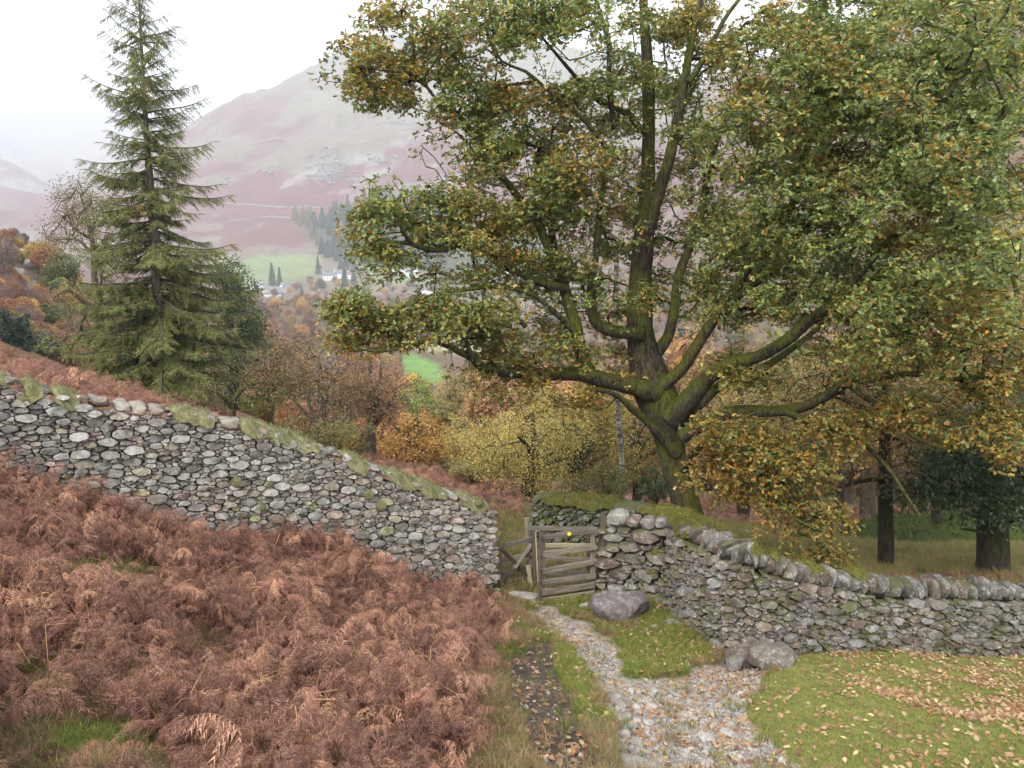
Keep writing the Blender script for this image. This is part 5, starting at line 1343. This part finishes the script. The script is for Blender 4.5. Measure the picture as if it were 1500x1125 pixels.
generic_tree('thicket_tree', 500, 650, 24, 110, 70, 180, 18, .07, [(.17, .14, .05), (.22, .17, .06), (.11, .14, .04)], [1, 1, 1], 'low green brown bush at the foot of the broad russet tree', seed=4, rtip=.005, cat='shrub')
generic_tree('oak_tree', 612, 638, 40, 150, 110, 420, 30, .13, ORG, [2, 1, 1, 1], 'bright orange rounded tree beyond the red bracken', seed=5)
generic_tree('birch_tree', 622, 590, 55, 75, 80, 240, 26, .16, [(.24, .30, .07), (.30, .34, .09), (.2, .24, .07)], [1, 1, 1], 'lime green birch above the bright orange tree', bark='birch_bark', seed=6)
generic_tree('birch_tree', 565, 595, 60, 70, 150, 300, 22, .16, [(.42, .22, .11), (.36, .17, .09), (.30, .18, .1)], [1, 1, 1], 'tall coral orange tree left of the lime green birch', bark='birch_bark', seed=7)
generic_tree('willow_tree', 708, 655, 34, 140, 160, 560, 28, .09, YEL, [2, 2, 1, 1, 1], 'feathery yellow tree left of the hollow trunk', seed=8, rtip=.006)
generic_tree('willow_tree', 660, 640, 42, 80, 150, 320, 26, .11, [(.30, .26, .11), (.25, .23, .08)], [1, 1], 'dull yellow birch between the orange tree and the feathery yellow one', seed=9)
generic_tree('willow_tree', 780, 650, 26, 210, 180, 760, 28, .07, YEL, [2, 2, 2, 1, 2], 'yellow green tree with a dark trunk standing over the gate', seed=10, rtip=.005, r0=.22, bark='dark_bark')
generic_tree('willow_tree', 850, 640, 30, 150, 200, 640, 30, .08, [(.34, .27, .08), (.20, .20, .06), (.42, .31, .08)], [1, 1, 1], 'olive yellow tree filling the gap left of the oak trunk', seed=11, rtip=.006)
generic_tree('holly_tree', 842, 660, 27, 50, 90, 150, 40, .08, [(.05, .07, .035), (.04, .055, .03)], [1, 1], 'dark evergreen bush between the yellow trees near the gate', seed=12)
generic_tree('tree', 930, 645, 30, 150, 180, 520, 30, .09, [(.30, .23, .07), (.17, .18, .06), (.38, .24, .06)], [1, 1, 1], 'mottled olive tree close behind the oak trunk on its left', seed=13)
generic_tree('oak_tree', 690, 565, 110, 100, 90, 260, 24, .32, [(.40, .24, .09), (.34, .18, .08), (.32, .25, .09)], [1, 1, 1], 'large orange brown oak below the green field', seed=14, rtip=.02)
generic_tree('oak_tree', 735, 590, 95, 90, 80, 240, 24, .28, [(.36, .27, .09), (.42, .24, .08), (.28, .25, .08)], [1, 1, 1], 'golden tree right of the large orange brown oak', seed=15, rtip=.02)
generic_tree('thicket_tree', 880, 708, 21, 120, 50, 240, 26, .06, [(.20, .19, .06), (.12, .14, .05), (.24, .20, .07)], [1, 1, 1], 'low olive undergrowth standing on the far side of the moss topped wall', seed=21, rtip=.004, cat='shrub')
generic_tree('thicket_tree', 960, 715, 19.5, 60, 50, 160, 26, .06, [(.14, .17, .08), (.10, .13, .05)], [1, 1], 'grey green bush between the moss topped wall and the oak trunk', seed=22, rtip=.004, cat='shrub')
generic_tree('thicket_tree', 690, 690, 26, 100, 50, 220, 26, .07, [(.30, .25, .09), (.24, .22, .08)], [1, 1], 'low yellow brown scrub behind the red bracken', seed=23, rtip=.004, cat='shrub')
generic_tree('thicket_tree', 400, 560, 34, 90, 120, 240, 24, .10, [(.22, .20, .09), (.18, .18, .07), (.24, .17, .08)], [1, 1, 1], 'pale olive tree between the dark pine and the russet tree', seed=24, rtip=.007)
generic_tree('thicket_tree', 300, 585, 40, 120, 70, 240, 24, .11, [(.20, .15, .07), (.16, .15, .06)], [1, 1], 'brown scrub under the tall spruce on its right', seed=25, rtip=.007, cat='shrub')
generic_tree('holly_tree', 8, 490, 42, 60, 90, 260, 46, .14, [(.045, .075, .05), (.06, .09, .06)], [1, 1], 'dark blue green holly at the left edge over the wall', seed=16)
generic_tree('holly_tree', 50, 510, 46, 70, 45, 160, 36, .14, [(.07, .11, .07), (.10, .13, .08)], [1, 1], 'spreading grey green bush right of the dark holly', seed=17, cat='shrub')
# birch trunk standing behind the oak
tr, rr = br([(912, 700, 4.2), (905, 600, 4), (902, 500, 3.7), (903, 400, 4.5), (905, 330, 3.5), (908, 270, 2)], 22, 22)
A = ell_px([(890,330,50,60,60,22,1.2),(920,260,40,50,40,22,1),(880,420,40,50,30,22,1)], rgt)
build_tree('birch_tree', tr[0], [np.array([tr[0][0], 22, g1(tr[0][0], 22)-.2])]+tr, [rr[0]*1.1]+rr, A, dict(n_per=10, spread=.35, size=.06, colf=palette([(.35, .25, .08), (.25, .18, .08)], [1, 1], rg=rgt), rg=rgt), M['birch_bark'], 'slender white barked birch seen through the left side of the oak', 'tree', rtip=.005, step=.4, k=3)
# woodland trees in the meadow on the right
def meadow_tree(px, Y, rpx, top_py, bark, label, seed, cols, leafn, limbs_px=(), size=.09, crown=None, name='tree', npl=26, lean=0):
    rg = np.random.default_rng(seed); x, y, z = at(px, Y); r = rpx/F*Y
    tp = P(px+lean, top_py, Y)
    tr = [(x, y, z-.3), (x, y, z+.3), (x*.5+tp[0]*.5+.1*r, y, z*.5+tp[2]*.5), tuple(tp)]
    A = ell_px(crown, rg)
    return build_tree(name, (x, y, z), tr, [r*1.5, r*1.1, r*.9, r*.5], A, dict(n_per=npl, spread=.42, size=size, colf=palette(cols, [1]*len(cols), .18, rg), rg=rg, flat=.7), M[bark], label, 'tree', rtip=.007, step=.4, limbs=[br(*l) for l in limbs_px], jitter=.09, dirw=.7, k=3)
meadow_tree(1296, 17.5, 11, 560, 'dark_bark', 'slim dark oak trunk in the middle of the meadow beyond the wall', 61, [(.30, .18, .06), (.24, .12, .05), (.18, .17, .05)], 30,
   [([(1300, 700, 4), (1260, 705, 3), (1225, 715, 2.5), (1195, 725, 1.5)], 17.5, 16.6), ([(1300, 640, 5), (1330, 645, 4), (1345, 640, 2)], 17.5, 17), ([(1300, 620, 5), (1270, 600, 4), (1220, 580, 2)], 17.5, 18)],
   crown=[(1230,600,90,60,120,18.5,1.2),(1330,590,90,60,120,18.5,1.2),(1270,690,50,35,24,17.5,.6),(1340,690,50,50,40,17.3,.6),(1300,500,120,60,110,19,1.4)])
meadow_tree(1452, 16.8, 21, 500, 'dark_bark', 'thick ribbed trunk with dark green boughs near the right edge', 62, [(.045, .075, .03), (.06, .09, .035), (.035, .06, .03)], 30,
   [([(1450, 720, 6), (1420, 715, 4), (1390, 700, 3), (1360, 705, 2)], 16.6, 15.4), ([(1455, 690, 6), (1490, 680, 5), (1530, 690, 3)], 16.6, 15.4), ([(1445, 782, 3.5), (1425, 777, 2.5), (1408, 775, 1.4)], 16.6, 16)],
   crown=[(1400,690,60,40,90,15.8,.7),(1450,650,60,50,90,16,.9),(1490,720,50,50,90,15.6,.7),(1440,740,45,22,40,15.8,.6),(1400,640,60,40,60,16.2,.9),(1350,720,40,20,18,15.8,.5),(1550,680,70,90,120,15.8,1)], npl=34, name='yew_tree')
meadow_tree(1393, 31, 9, 600, 'dark_bark', 'ivy clad trunk deep in the wood between the two nearer trunks', 63, [(.05, .08, .03), (.12, .12, .05)], 20, crown=[(1393,700,22,60,80,30.6,.5),(1393,600,90,60,120,31,1.8)], size=.13)
meadow_tree(1270, 36, 11, 600, 'bark', 'pale greenish trunk standing in the pink bracken', 64, [(.30, .20, .08), (.2, .14, .06)], 20, crown=[(1260,600,120,70,170,36,2)], size=.14)
meadow_tree(1192, 26, 9, 600, 'bark', 'pale grey trunk behind the low orange boughs', 65, [(.30, .20, .06), (.18, .18, .06)], 20, crown=[(1190,610,100,60,150,26,1.6)], size=.12)
meadow_tree(1172, 27, 7, 620, 'dark_bark', 'dark thin trunk just left of the pale grey one', 66, [(.30, .20, .06), (.2, .18, .06)], 20, crown=[(1150,630,60,50,70,27,1.2)], size=.12)
meadow_tree(1088, 34, 9, 600, 'dark_bark', 'shadowy trunk in the meadow right of the oak trunk', 67, [(.2, .18, .06), (.3, .18, .06)], 20, crown=[(1080,620,80,50,120,34,1.5)], size=.13)
meadow_tree(1350, 40, 6, 600, 'dark_bark', 'thin far trunk behind the slim dark oak', 68, [(.26, .2, .07), (.3, .16, .06)], 20, crown=[(1360,620,90,50,120,40,2)], size=.15)
meadow_tree(1500, 30, 10, 560, 'dark_bark', 'far trunk at the right edge behind the thick ribbed one', 69, [(.06, .08, .03), (.1, .1, .04)], 20, crown=[(1500,600,90,90,180,30,1.8)], size=.13)

for k_, (px_, Y_, r_, bk_, lb_) in enumerate([(1048, 40, 6, 'bark', 'pale slim trunk just right of the big oak trunk deep in the wood'), (1128, 44, 6, 'dark_bark', 'slim dark trunk behind the left part of the low orange boughs'),
      (1228, 33, 6, 'dark_bark', 'slim dark trunk between the pale grey trunk and the greenish one'), (1320, 48, 6, 'bark', 'far brown trunk in the bracken right of the slim dark oak'),
      (1418, 45, 7, 'dark_bark', 'slender trunk seen left of the thick ribbed trunk'), (1475, 50, 6, 'bark', 'far slender trunk just right of the thick ribbed trunk'), (1248, 52, 5, 'bark', 'farthest thin trunk near the greenish one'), (1372, 24, 7, 'dark_bark', 'leaning slim trunk left of the ivy clad one')]):
    meadow_tree(px_, Y_, r_, 600, bk_, lb_, 80+k_, [(.34, .21, .07), (.26, .15, .06), (.22, .20, .07)], 20, crown=[(px_, 630, 60, 55, 110, Y_, 1.6), (px_+10, 560, 80, 50, 90, Y_, 2)], size=.05+.0025*Y_, lean=(-1)**k_*8)
# ------------------------------------------------------------------ background trees: a few kinds, copied
def proto_broad(seed, H, cols, n=260, npl=16, size=.5, bare=False):
    rg = np.random.default_rng(seed); rx = H*.36
    tr = [np.array([0, 0, -1.0]), np.array([0, 0, H*.3]), np.array([rg.normal(0, .3), 0, H*.75])]
    tp, tR = catmull(tr, [H*.03, H*.022, H*.008], H*.1); v, f = tube(tp, tR, 6, .05, seed)
    c = np.array([0, 0, H*.6]); A = [blob_pts(c, (rx*.85, rx*.85, H*.36), n//2, rg, .4, -.95)]
    for i in range(7):
        vv = rg.normal(size=3); vv /= np.linalg.norm(vv); vv[2] = vv[2]*.7+.1; A.append(blob_pts(c+vv*np.array([rx, rx, H*.36])*.66, (rx*.4, rx*.4, H*.15), n//14, rg, .3))
    A = np.vstack(A); Pn, pr, cnt, tips, bn = grow(tp, np.arange(len(tp))-1, None, A, H*.09, jitter=.08, rg=rg)
    v2, f2 = twig_mesh(Pn, pr, cnt, bn, H*.0016, .42, 3, H*.02)
    V, Fc, T = merge([(v, f, TW*2), (v2, f2, TW*2)])
    trunk = mk_mesh('trunk', V, Fc, T, True, M['far_bark'])
    d = rg.normal(size=(len(tips), 3)); d /= np.linalg.norm(d, axis=1)[:, None]
    v4, f4, t4 = leaf_cloud(Pn[tips], d, npl, rx/5, size, palette(cols, [1]*len(cols), .2, rg), rg=rg, flat=.8)
    return trunk, mk_mesh('crown', v4, f4, t4, False, M['far_tree'])
def proto_conifer(seed, H, cols, wd=.2):
    rg = np.random.default_rng(seed); n = 1500; t = rg.uniform(0.04, 1, n)**.8; az = rg.uniform(0, 6.28, n); r = (1-t)*H*wd*rg.uniform(.25, 1.1, n)+.1
    pos = np.stack([np.cos(az)*r, np.sin(az)*r, t*H - r*.25], 1); d = np.stack([np.cos(az), np.sin(az), -.45+rg.normal(0, .2, n)], 1)
    tmp = (np.array([[0, -.3, 0], [0, .3, 0], [1, 0, 0], [.5, 0, .12]]), np.array([[0, 1, 3], [0, 3, 2], [1, 2, 3]]))
    c = np.array(cols)[rg.integers(0, len(cols), n)]*rg.uniform(.7, 1.3, (n, 1))
    v, f, tt = scatter(tmp[0], tmp[1], frame_from(d)*(H*.085*rg.uniform(.6, 1.2, n)*(1.2-.6*t))[:, None, None], pos, c)
    tv, tf = tube(np.array([[0, 0, -1.], [0, 0, H*.5], [0, 0, H*.97]]), np.array([H*.016, H*.01, H*.002]), 6, 0, 0)
    return mk_mesh('trunk', tv, tf, TW, True, M['far_bark']), mk_mesh('crown', v, f, tt, False, M['far_tree'])
KIN = {
 'russet': ([proto_broad(s, 11, [(.30, .155, .09), (.24, .12, .07), (.34, .19, .10)]) for s in (1, 2)], 'russet leaved'),
 'golden': ([proto_broad(s, 10, [(.42, .29, .10), (.46, .30, .08), (.52, .38, .11)]) for s in (3, 4)], 'golden leaved'),
 'orange': ([proto_broad(s, 10, [(.40, .22, .09), (.34, .18, .08), (.38, .25, .11)]) for s in (5, 6)], 'orange leaved'),
 'bare': ([proto_broad(s, 11, [(.25, .18, .16), (.21, .15, .14)], 420, 6, .32) for s in (7, 8)], 'bare mauve'),
 'green': ([proto_broad(s, 11, [(.14, .17, .06), (.10, .14, .05), (.2, .2, .07)]) for s in (9, 10)], 'dull green'),
 'dark': ([proto_conifer(s, 16, [(.03, .055, .035), (.04, .07, .045)], .24) for s in (11, 12)], 'dark conifer'),
 'larch': ([proto_conifer(s, 15, [(.26, .22, .09), (.20, .20, .08)], .2) for s in (13, 14)], 'pale larch'),
 'spruce': ([proto_conifer(s, 15, [(.035, .07, .05), (.05, .085, .05)], .19) for s in (15, 16)], 'blue green conifer'),
}
NAMES = {'russet': 'broadleaf_tree', 'golden': 'broadleaf_tree', 'orange': 'broadleaf_tree', 'bare': 'birch_tree', 'green': 'broadleaf_tree', 'dark': 'conifer_tree', 'larch': 'larch_tree', 'spruce': 'conifer_tree'}
def far_tree(kind, x, y, scale, label, group=None, rg=rng, sx=None):
    pr = KIN[kind][0]; tk, cr = pr[int(rg.integers(len(pr)))]; t = empty(NAMES[kind], (x, y, g1(x, y)-.3)); t.rotation_euler = (0, 0, rg.uniform(0, 6.28))
    s2 = sx or scale*rg.uniform(.9, 1.15); t.scale = (s2, s2, scale); tag(t, label, 'tree', group)
    link('trunk', tk, t); link('crown', cr, t); return t
rgk = np.random.default_rng(321); allp = []
def zone(n, px0, px1, y0, y1, kinds, wts, sc0, sc1, where, mind=5, pyr=None, power=1.3):
    c = 0; tries = 0; ks = list(kinds)
    while c < n and tries < n*40:
        tries += 1; Y_ = (rgk.uniform(y0**power, y1**power))**(1/power); px = rgk.uniform(px0, px1); X_ = (px-750)/F*Y_*1.02; z = g1(X_, Y_); ppx, ppy = project(X_, Y_, z)
        if not (px0 <= ppx <= px1): continue
        if pyr and not (pyr[0] <= ppy <= pyr[1]): continue
        bad = False
        for poly, _, (f0, f1) in FIELDS:
            if f0*.8 < Y_ < f1*1.1 and inpoly(np.array([ppx]), np.array([ppy]), poly)[0]: bad = True; break
            if Y_ < f1 and 250 < Y_:
                tp = project(X_, Y_, z+9)[1]
                if inpoly(np.array([ppx]), np.array([(ppy+tp)/2]), poly)[0] or inpoly(np.array([ppx]), np.array([tp+2]), poly)[0]: bad = True; break
        if bad or any((X_-a)**2+(Y_-b)**2 < (mind*(.6+.4*Y_/y1))**2 for a, b in allp): continue
        k = ks[rgk.choice(len(ks), p=np.array(wts)/sum(wts))]; allp.append((X_, Y_)); c += 1
        sc_v = rgk.uniform(sc0, sc1); u_ = (sc_v-sc0)/(sc1-sc0); h_ = (ppx-px0)/(px1-px0)
        lb = '%s %s tree %s %s' % (('small', 'middling', 'tall')[min(2, int(u_*3))], KIN[k][1], ('on the left side', 'in the middle', 'on the right side')[min(2, int(h_*3))], where)
        far_tree(k, X_, Y_, sc_v, lb, '%s trees %s' % (KIN[k][1], where), rgk)
zone(70, -20, 330, 60, 200, ('russet', 'golden', 'bare', 'orange', 'green'), (3, 4, 3, 2, 1), .26, .5, 'of the slope left of the spruce', 4, (385, 560))
zone(40, 40, 420, 190, 520, ('russet', 'golden', 'bare', 'orange', 'green'), (3, 2, 4, 2, 2), .7, 1.0, 'of the hanging wood far left', 9, (425, 600))
zone(50, 330, 590, 60, 260, ('russet', 'golden', 'bare', 'orange', 'green'), (5, 1.5, 4, 3, 1.5), .6, .95, 'of the wood right of the spruce', 7)
zone(40, 330, 640, 260, 600, ('russet', 'golden', 'bare', 'orange', 'green'), (5, 2, 3, 2, 2), .8, 1.1, 'of the valley wood below the village', 11)
zone(45, 560, 960, 60, 260, ('russet', 'golden', 'bare', 'orange', 'green'), (3, 4, 3, 3, 1.5), .6, .95, 'of the lower slope beyond the gate', 7)
zone(25, 640, 1000, 260, 700, ('russet', 'golden', 'bare', 'orange', 'green'), (3, 2, 3, 2, 2), .8, 1.1, 'of the valley under the oak boughs', 12)
zone(80, 960, 1640, 45, 230, ('russet', 'golden', 'bare', 'orange', 'green', 'larch'), (4, 2, 3, 3, 2, 1), .8, 1.5, 'of the wood behind the oak', 6)
zone(20, 960, 1700, 330, 900, ('russet', 'bare', 'orange', 'larch'), (4, 4, 3, 2), .9, 1.3, 'of the hillside behind the oak', 14)
zone(65, 400, 700, 780, 1080, ('russet', 'golden', 'bare', 'green', 'dark'), (2, 2, 3, 2, 2), .7, 1.2, 'of the village across the valley', 14, (385, 440))
def place(kind, px, py, sc, label, sx=None, y0=500):
    p = hit(px, py, y0, 3000); far_tree(kind, p[0], p[1], sc, label, None, rgk, sx)
place('dark', 399, 419, 1.75, 'left one of two tall dark conifers beside the village', 1.4)
place('dark', 410, 420, 1.5, 'right one of two tall dark conifers beside the village', 1.0)
place('dark', 466, 402, 1.5, 'pointed dark conifer left of the rounded one', 1.0)
place('dark', 505, 420, 1.6, 'lone dark conifer in front of the middle houses', 1.3)
place('green', 470, 428, 1.5, 'rounded blue green tree beside the village', 1.7)
place('golden', 435, 425, 1.1, 'pale orange larch near the white houses', .8)
place('dark', 604, 420, 1.4, 'dark conifer at the right of the white terrace', 1.0)
place('golden', 565, 412, 1.5, 'large pale golden tree left of the white terrace', 1.8)
# plantation on the fellside
c = 0; tr_ = 0
while c < 290 and tr_ < 9000:
    tr_ += 1; X_ = rgk.uniform(-360, -90); Y_ = rgk.uniform(950, 1650); z = g1(X_, Y_); ppx, ppy = project(X_, Y_, z)
    if not inpoly(np.array([ppx]), np.array([ppy]), PLANT)[0]: continue
    lar = fbm(np.array([X_/60]), np.array([Y_/60]), 5, 2)[0] > .54
    if ppx < 455: lar = True
    sz_ = rgk.uniform(1.1, 1.7); far_tree('larch' if lar else 'spruce', X_, Y_, sz_, '%s%s in the %s of the far plantation' % ('small ' if sz_ < 1.3 else 'tall ' if sz_ > 1.5 else 'middling ', 'yellowing larch' if lar else 'blue green conifer', ('top rows' if ppy < 335 else 'middle rows' if ppy < 365 else 'bottom rows')+(' at the left end' if ppx < 490 else ' at the centre' if ppx < 550 else ' at the right end')), ('larches' if lar else 'conifers')+' in the plantation', rgk); c += 1

# bushes and saplings too many to count under the trees
def undergrowth(n, px0, px1, y0, y1, sc0, sc1, label, seed, pyr, power=.6, kinds=('russet', 'golden', 'orange', 'bare', 'green')):
    rg = np.random.default_rng(seed); protos = [KIN[k][0][i][1] for k in kinds for i in (0, 1)]
    y = rg.uniform(y0**power, y1**power, n)**(1/power); px = rg.uniform(px0, px1, n); x = (px-750)/F*y*1.02; z = G(x, y); qx, qy = project(x, y, z)
    ok = (qy > pyr[0]) & (qy < pyr[1]); top = project(x, y, z+7*sc1*8*.6)[1]*0+qy
    for poly, _, (f0, f1) in FIELDS:
        for dz in (0, 4, 9): 
            a_, b_ = project(x, y, z+dz); ok &= ~(inpoly(a_, b_, poly) & (y < f1*1.1) & (y > 200))
    x, y, z = x[ok], y[ok], z[ok]; n = len(x); s_ = rg.uniform(sc0, sc1, n)
    gn_scatter('undergrowth', np.stack([x, y, z-s_*3.0], 1), np.stack([rg.normal(0, .15, n), rg.normal(0, .15, n), rg.uniform(0, 6.28, n)], 1), s_, rg.integers(0, len(protos), n), protos, label)
undergrowth(1300, -120, 330, 46, 170, .08, .26, 'brown and golden bushes covering the slope at the left', 71, (350, 600), .6, ('russet', 'bare', 'green', 'golden', 'bare', 'russet'))
undergrowth(900, 300, 1000, 50, 220, .14, .38, 'tangled autumn scrub filling the lower slope beyond the walls', 72, (400, 760))
undergrowth(1500, 250, 1100, 220, 800, .35, .75, 'continuous autumn woodland understorey on the valley floor', 73, (400, 760), .9)
undergrowth(700, 980, 1700, 60, 400, .25, .7, 'dim brown scrub on the hillside behind the oak', 74, (-200, 735), .8, ('russet', 'bare', 'green'))

# ------------------------------------------------------------------ village
def house(px, py, w_, d_, h_, rot, label, rw=(4, 2), chim=1, wallm=None, Ymin=600, rh=None):
    p = hit(px, py, Ymin, 3000); t = empty('house', (p[0], p[1], p[2]-1)); t.rotation_euler = (0, 0, rot); tag(t, label, 'house')
    w2, d2 = w_/2, d_/2; rh = rh or d_*.42; H = h_+1
    V = [(-w2, -d2, 0), (w2, -d2, 0), (w2, d2, 0), (-w2, d2, 0), (-w2, -d2, H), (w2, -d2, H), (w2, d2, H), (-w2, d2, H), (-w2, 0, H+rh), (w2, 0, H+rh)]
    Fq = [(0, 1, 5, 4), (2, 3, 7, 6), (1, 2, 6, 5), (3, 0, 4, 7), (5, 6, 9), (7, 4, 8), (4, 5, 9, 8), (6, 7, 8, 9)]
    me = bpy.data.meshes.new('wall'); me.from_pydata(V, [], Fq); me.update(); me.materials.append(wallm or M['render']); link('wall', me, t)
    o_ = .4; s_ = rh/d2
    V = []; 
    for sg in (-1, 1):
        for x_ in (-w2-o_, w2+o_): V += [(x_, sg*(d2+o_), H-o_*s_+.1), (x_, 0, H+rh+.1), (x_, sg*(d2+o_), H-o_*s_+.35), (x_, 0, H+rh+.38)]
    Fq = []
    for b in (0, 8): Fq += [(b, b+4, b+5, b+1), (b+2, b+3, b+7, b+6), (b, b+2, b+6, b+4), (b, b+1, b+3, b+2), (b+4, b+6, b+7, b+5)]
    me = bpy.data.meshes.new('roof'); me.from_pydata(V, [], Fq); me.update(); me.materials.append(M['slate']); rf = link('roof', me, t)
    def box(nm, x0, x1, y0, y1, z0, z1, mat, par):
        me = bpy.data.meshes.new(nm); vv = [(x, y, z) for z in (z0, z1) for y in (y0, y1) for x in (x0, x1)]
        me.from_pydata(vv, [], [(0, 1, 3, 2)[::-1], (4, 5, 7, 6), (0, 1, 5, 4), (3, 2, 6, 7), (1, 3, 7, 5), (2, 0, 4, 6)]); me.update(); me.materials.append(mat); return link(nm, me, par)
    for c in range(chim):
        cx = (-w2+1.2) if c == 0 else (w2-1.2); box('chimney', cx-.6, cx+.6, -.5, .5, H+rh-.6, H+rh+1.5, M['render'], rf)
    nx, ny = rw
    for i in range(nx):
        for j in range(ny):
            cx = -w2+(i+.5)*w_/nx; cz = 1+1.5+j*2.7
            if cz+.7 > H: continue
            box('window', cx-.5, cx+.5, -d2-.06, -d2+.05, cz-.65, cz+.65, M['window'], t)
    return t
house(376, 424, 17, 8, 4.0, .25, 'leftmost long low white building at the edge of the village', (5, 1))
house(392, 430, 13, 8, 3.6, .1, 'white cottage below the leftmost long building', (4, 1))
house(407, 431, 14, 9, 4.2, -.2, 'grey roofed barn between the white cottages', (3, 1), 0)
house(418, 427, 11, 8, 5.5, .9, 'tall white gabled house at the right of the farm group', (3, 2))
house(400, 436, 17, 7, 3.6, .05, 'lowest long white building of the farm group', (5, 1))
house(482, 410, 15, 9, 5.5, .2, 'white villa half hidden behind the rounded tree', (4, 2), 2)
house(496, 407, 12, 9, 5.5, -.2, 'white villa with two gables above the lone conifer', (3, 2), 1)
house(515, 408, 11, 8, 5.0, .1, 'small pale house right of the lone conifer', (3, 2))
house(598, 405, 24, 9, 7.5, .05, 'long white terrace in the middle of the village', (8, 2), 2)
house(580, 402, 10, 8, 6.0, .5, 'white gable end beside the golden tree', (2, 2))
house(628, 432, 12, 8, 5.5, -.3, 'white house low among the trees under the oak bough', (3, 2))
house(690, 400, 14, 9, 6.0, .1, 'pale house glimpsed through the oak leaves', (4, 2))
house(740, 405, 16, 9, 6.0, -.1, 'rightmost pale house glimpsed through the oak leaves', (4, 2))

# ------------------------------------------------------------------ boundary walls and rocks on the fell
def fell_wall(pts, label, h=1.7, th=1.1):
    P3 = [hit(a, b, 700, 5000) for a, b in pts]; L3 = []
    for a, b in zip(P3[:-1], P3[1:]):
        n = max(2, int(np.hypot(*(b-a)[:2])/14))
        for i in range(n): L3.append(a+(b-a)*i/n)
    L3.append(P3[-1]); L3 = np.array(L3); L3[:, 2] = G(L3[:, 0], L3[:, 1]); d = np.gradient(L3[:, :2], axis=0); d /= np.maximum(np.linalg.norm(d, axis=1), 1e-6)[:, None]
    nx, ny = -d[:, 1]*th/2, d[:, 0]*th/2; n = len(L3); hv = h*np.random.default_rng(n).uniform(.8, 1.2, n)
    V = np.concatenate([np.stack([L3[:, 0]-nx, L3[:, 1]-ny, L3[:, 2]-1], 1), np.stack([L3[:, 0]-nx*.6, L3[:, 1]-ny*.6, L3[:, 2]+hv], 1), np.stack([L3[:, 0]+nx*.6, L3[:, 1]+ny*.6, L3[:, 2]+hv], 1), np.stack([L3[:, 0]+nx, L3[:, 1]+ny, L3[:, 2]-1], 1)])
    Fq = [(k*n+i, k*n+i+1, (k+1)*n+i+1, (k+1)*n+i) for k in range(3) for i in range(n-1)]
    tag(link('boundary_wall', mk_mesh('boundary_wall', V, np.array(Fq), (.30, .30, .28), False, M['stone_g'])), label, 'stone wall')
fell_wall([(500, 208), (560, 212), (595, 218), (604, 240), (598, 280)], 'far field wall bending down the upper fellside beside the oak boughs')
fell_wall([(318, 298), (380, 302), (440, 304), (500, 306)], 'far wall running level across the foot of the bracken fell')
fell_wall([(330, 326), (380, 318), (440, 325)], 'far curved wall below the level one on the fell')
fell_wall([(300, 205), (380, 208), (460, 200), (540, 186)], 'faint far wall across the high fell')
fell_wall([(380, 404), (397, 424)], 'pale track wall in the green field above the farm', 1.5)
rgc = np.random.default_rng(4); parts = []
for cx, cy_, sx_, sy_, n in ((490, 245, 30, 22, 150), (480, 262, 20, 10, 60), (395, 250, 14, 5, 20), (580, 180, 20, 8, 40), (560, 235, 30, 8, 30), (330, 260, 8, 10, 10)):
    for _ in range(n):
        p = hit(rgc.normal(cx, sx_*.6), rgc.normal(cy_, sy_*.6), 900, 4000); s_ = 2+8*rgc.uniform()**2.5; v, f = rock(ICO1, (s_*1.6, s_, s_*.9), .4, .3, rgc); parts.append((v+p+np.array([0, 0, s_*.1]), f, np.array([.24, .235, .225])*rgc.uniform(.7, 1.2)))
V, Fc, T = merge(parts); tag(link('crag_rocks', mk_mesh('crag_rocks', V, Fc, T, False, M['stone_g'])), 'scattered grey crags breaking the bracken on the far fell', None, None, 'stuff')
parts = []
for _ in range(60):
    p = hit(rgc.uniform(-30, 60), rgc.uniform(338, 400), 60, 200); s_ = rgc.uniform(.3, 1.4); v, f = rock(ICO1, (s_*1.6, s_, s_), .4, .3, rgc); parts.append((v+p, f, np.array([.34, .33, .31])*rgc.uniform(.8, 1.2)))
V, Fc, T = merge(parts); tag(link('scree', mk_mesh('scree', V, Fc, T, False, M['stone_g'])), 'grey rocks on the bracken hillside at the left edge', None, None, 'stuff')

# ------------------------------------------------------------------ haze
hz = 9000.0
V = [(-hz, -60, ZBOT-3), (hz, -60, ZBOT-3), (hz, 6200, ZBOT-3), (-hz, 6200, ZBOT-3), (-hz, -60, ZTOP+8), (hz, -60, ZTOP+8), (hz, 6200, ZTOP+8), (-hz, 6200, ZTOP+8)]
me = bpy.data.meshes.new('haze'); me.from_pydata(V, [], [(3, 2, 1, 0), (4, 5, 6, 7), (0, 1, 5, 4), (2, 3, 7, 6), (1, 2, 6, 5), (3, 0, 4, 7)]); me.update()
hm = bpy.data.materials.new('haze_air'); hm.use_nodes = True; N = hm.node_tree.nodes; N.remove(N['Principled BSDF'])
pv = N.new('ShaderNodeVolumePrincipled'); pv.inputs['Color'].default_value = (.87, .91, .99, 1); pv.inputs['Density'].default_value = 0.00027; pv.inputs['Anisotropy'].default_value = .1
hm.node_tree.links.new(pv.outputs[0], N['Material Output'].inputs['Volume']); me.materials.append(hm)
tag(link('haze', me), 'pale autumn haze filling the valley', None, None, 'stuff')
print('terrain z', ZBOT, ZTOP, 'objects', len(bpy.data.objects), 'tris', sum(len(m.loop_triangles) if False else len(m.polygons) for m in bpy.data.meshes))
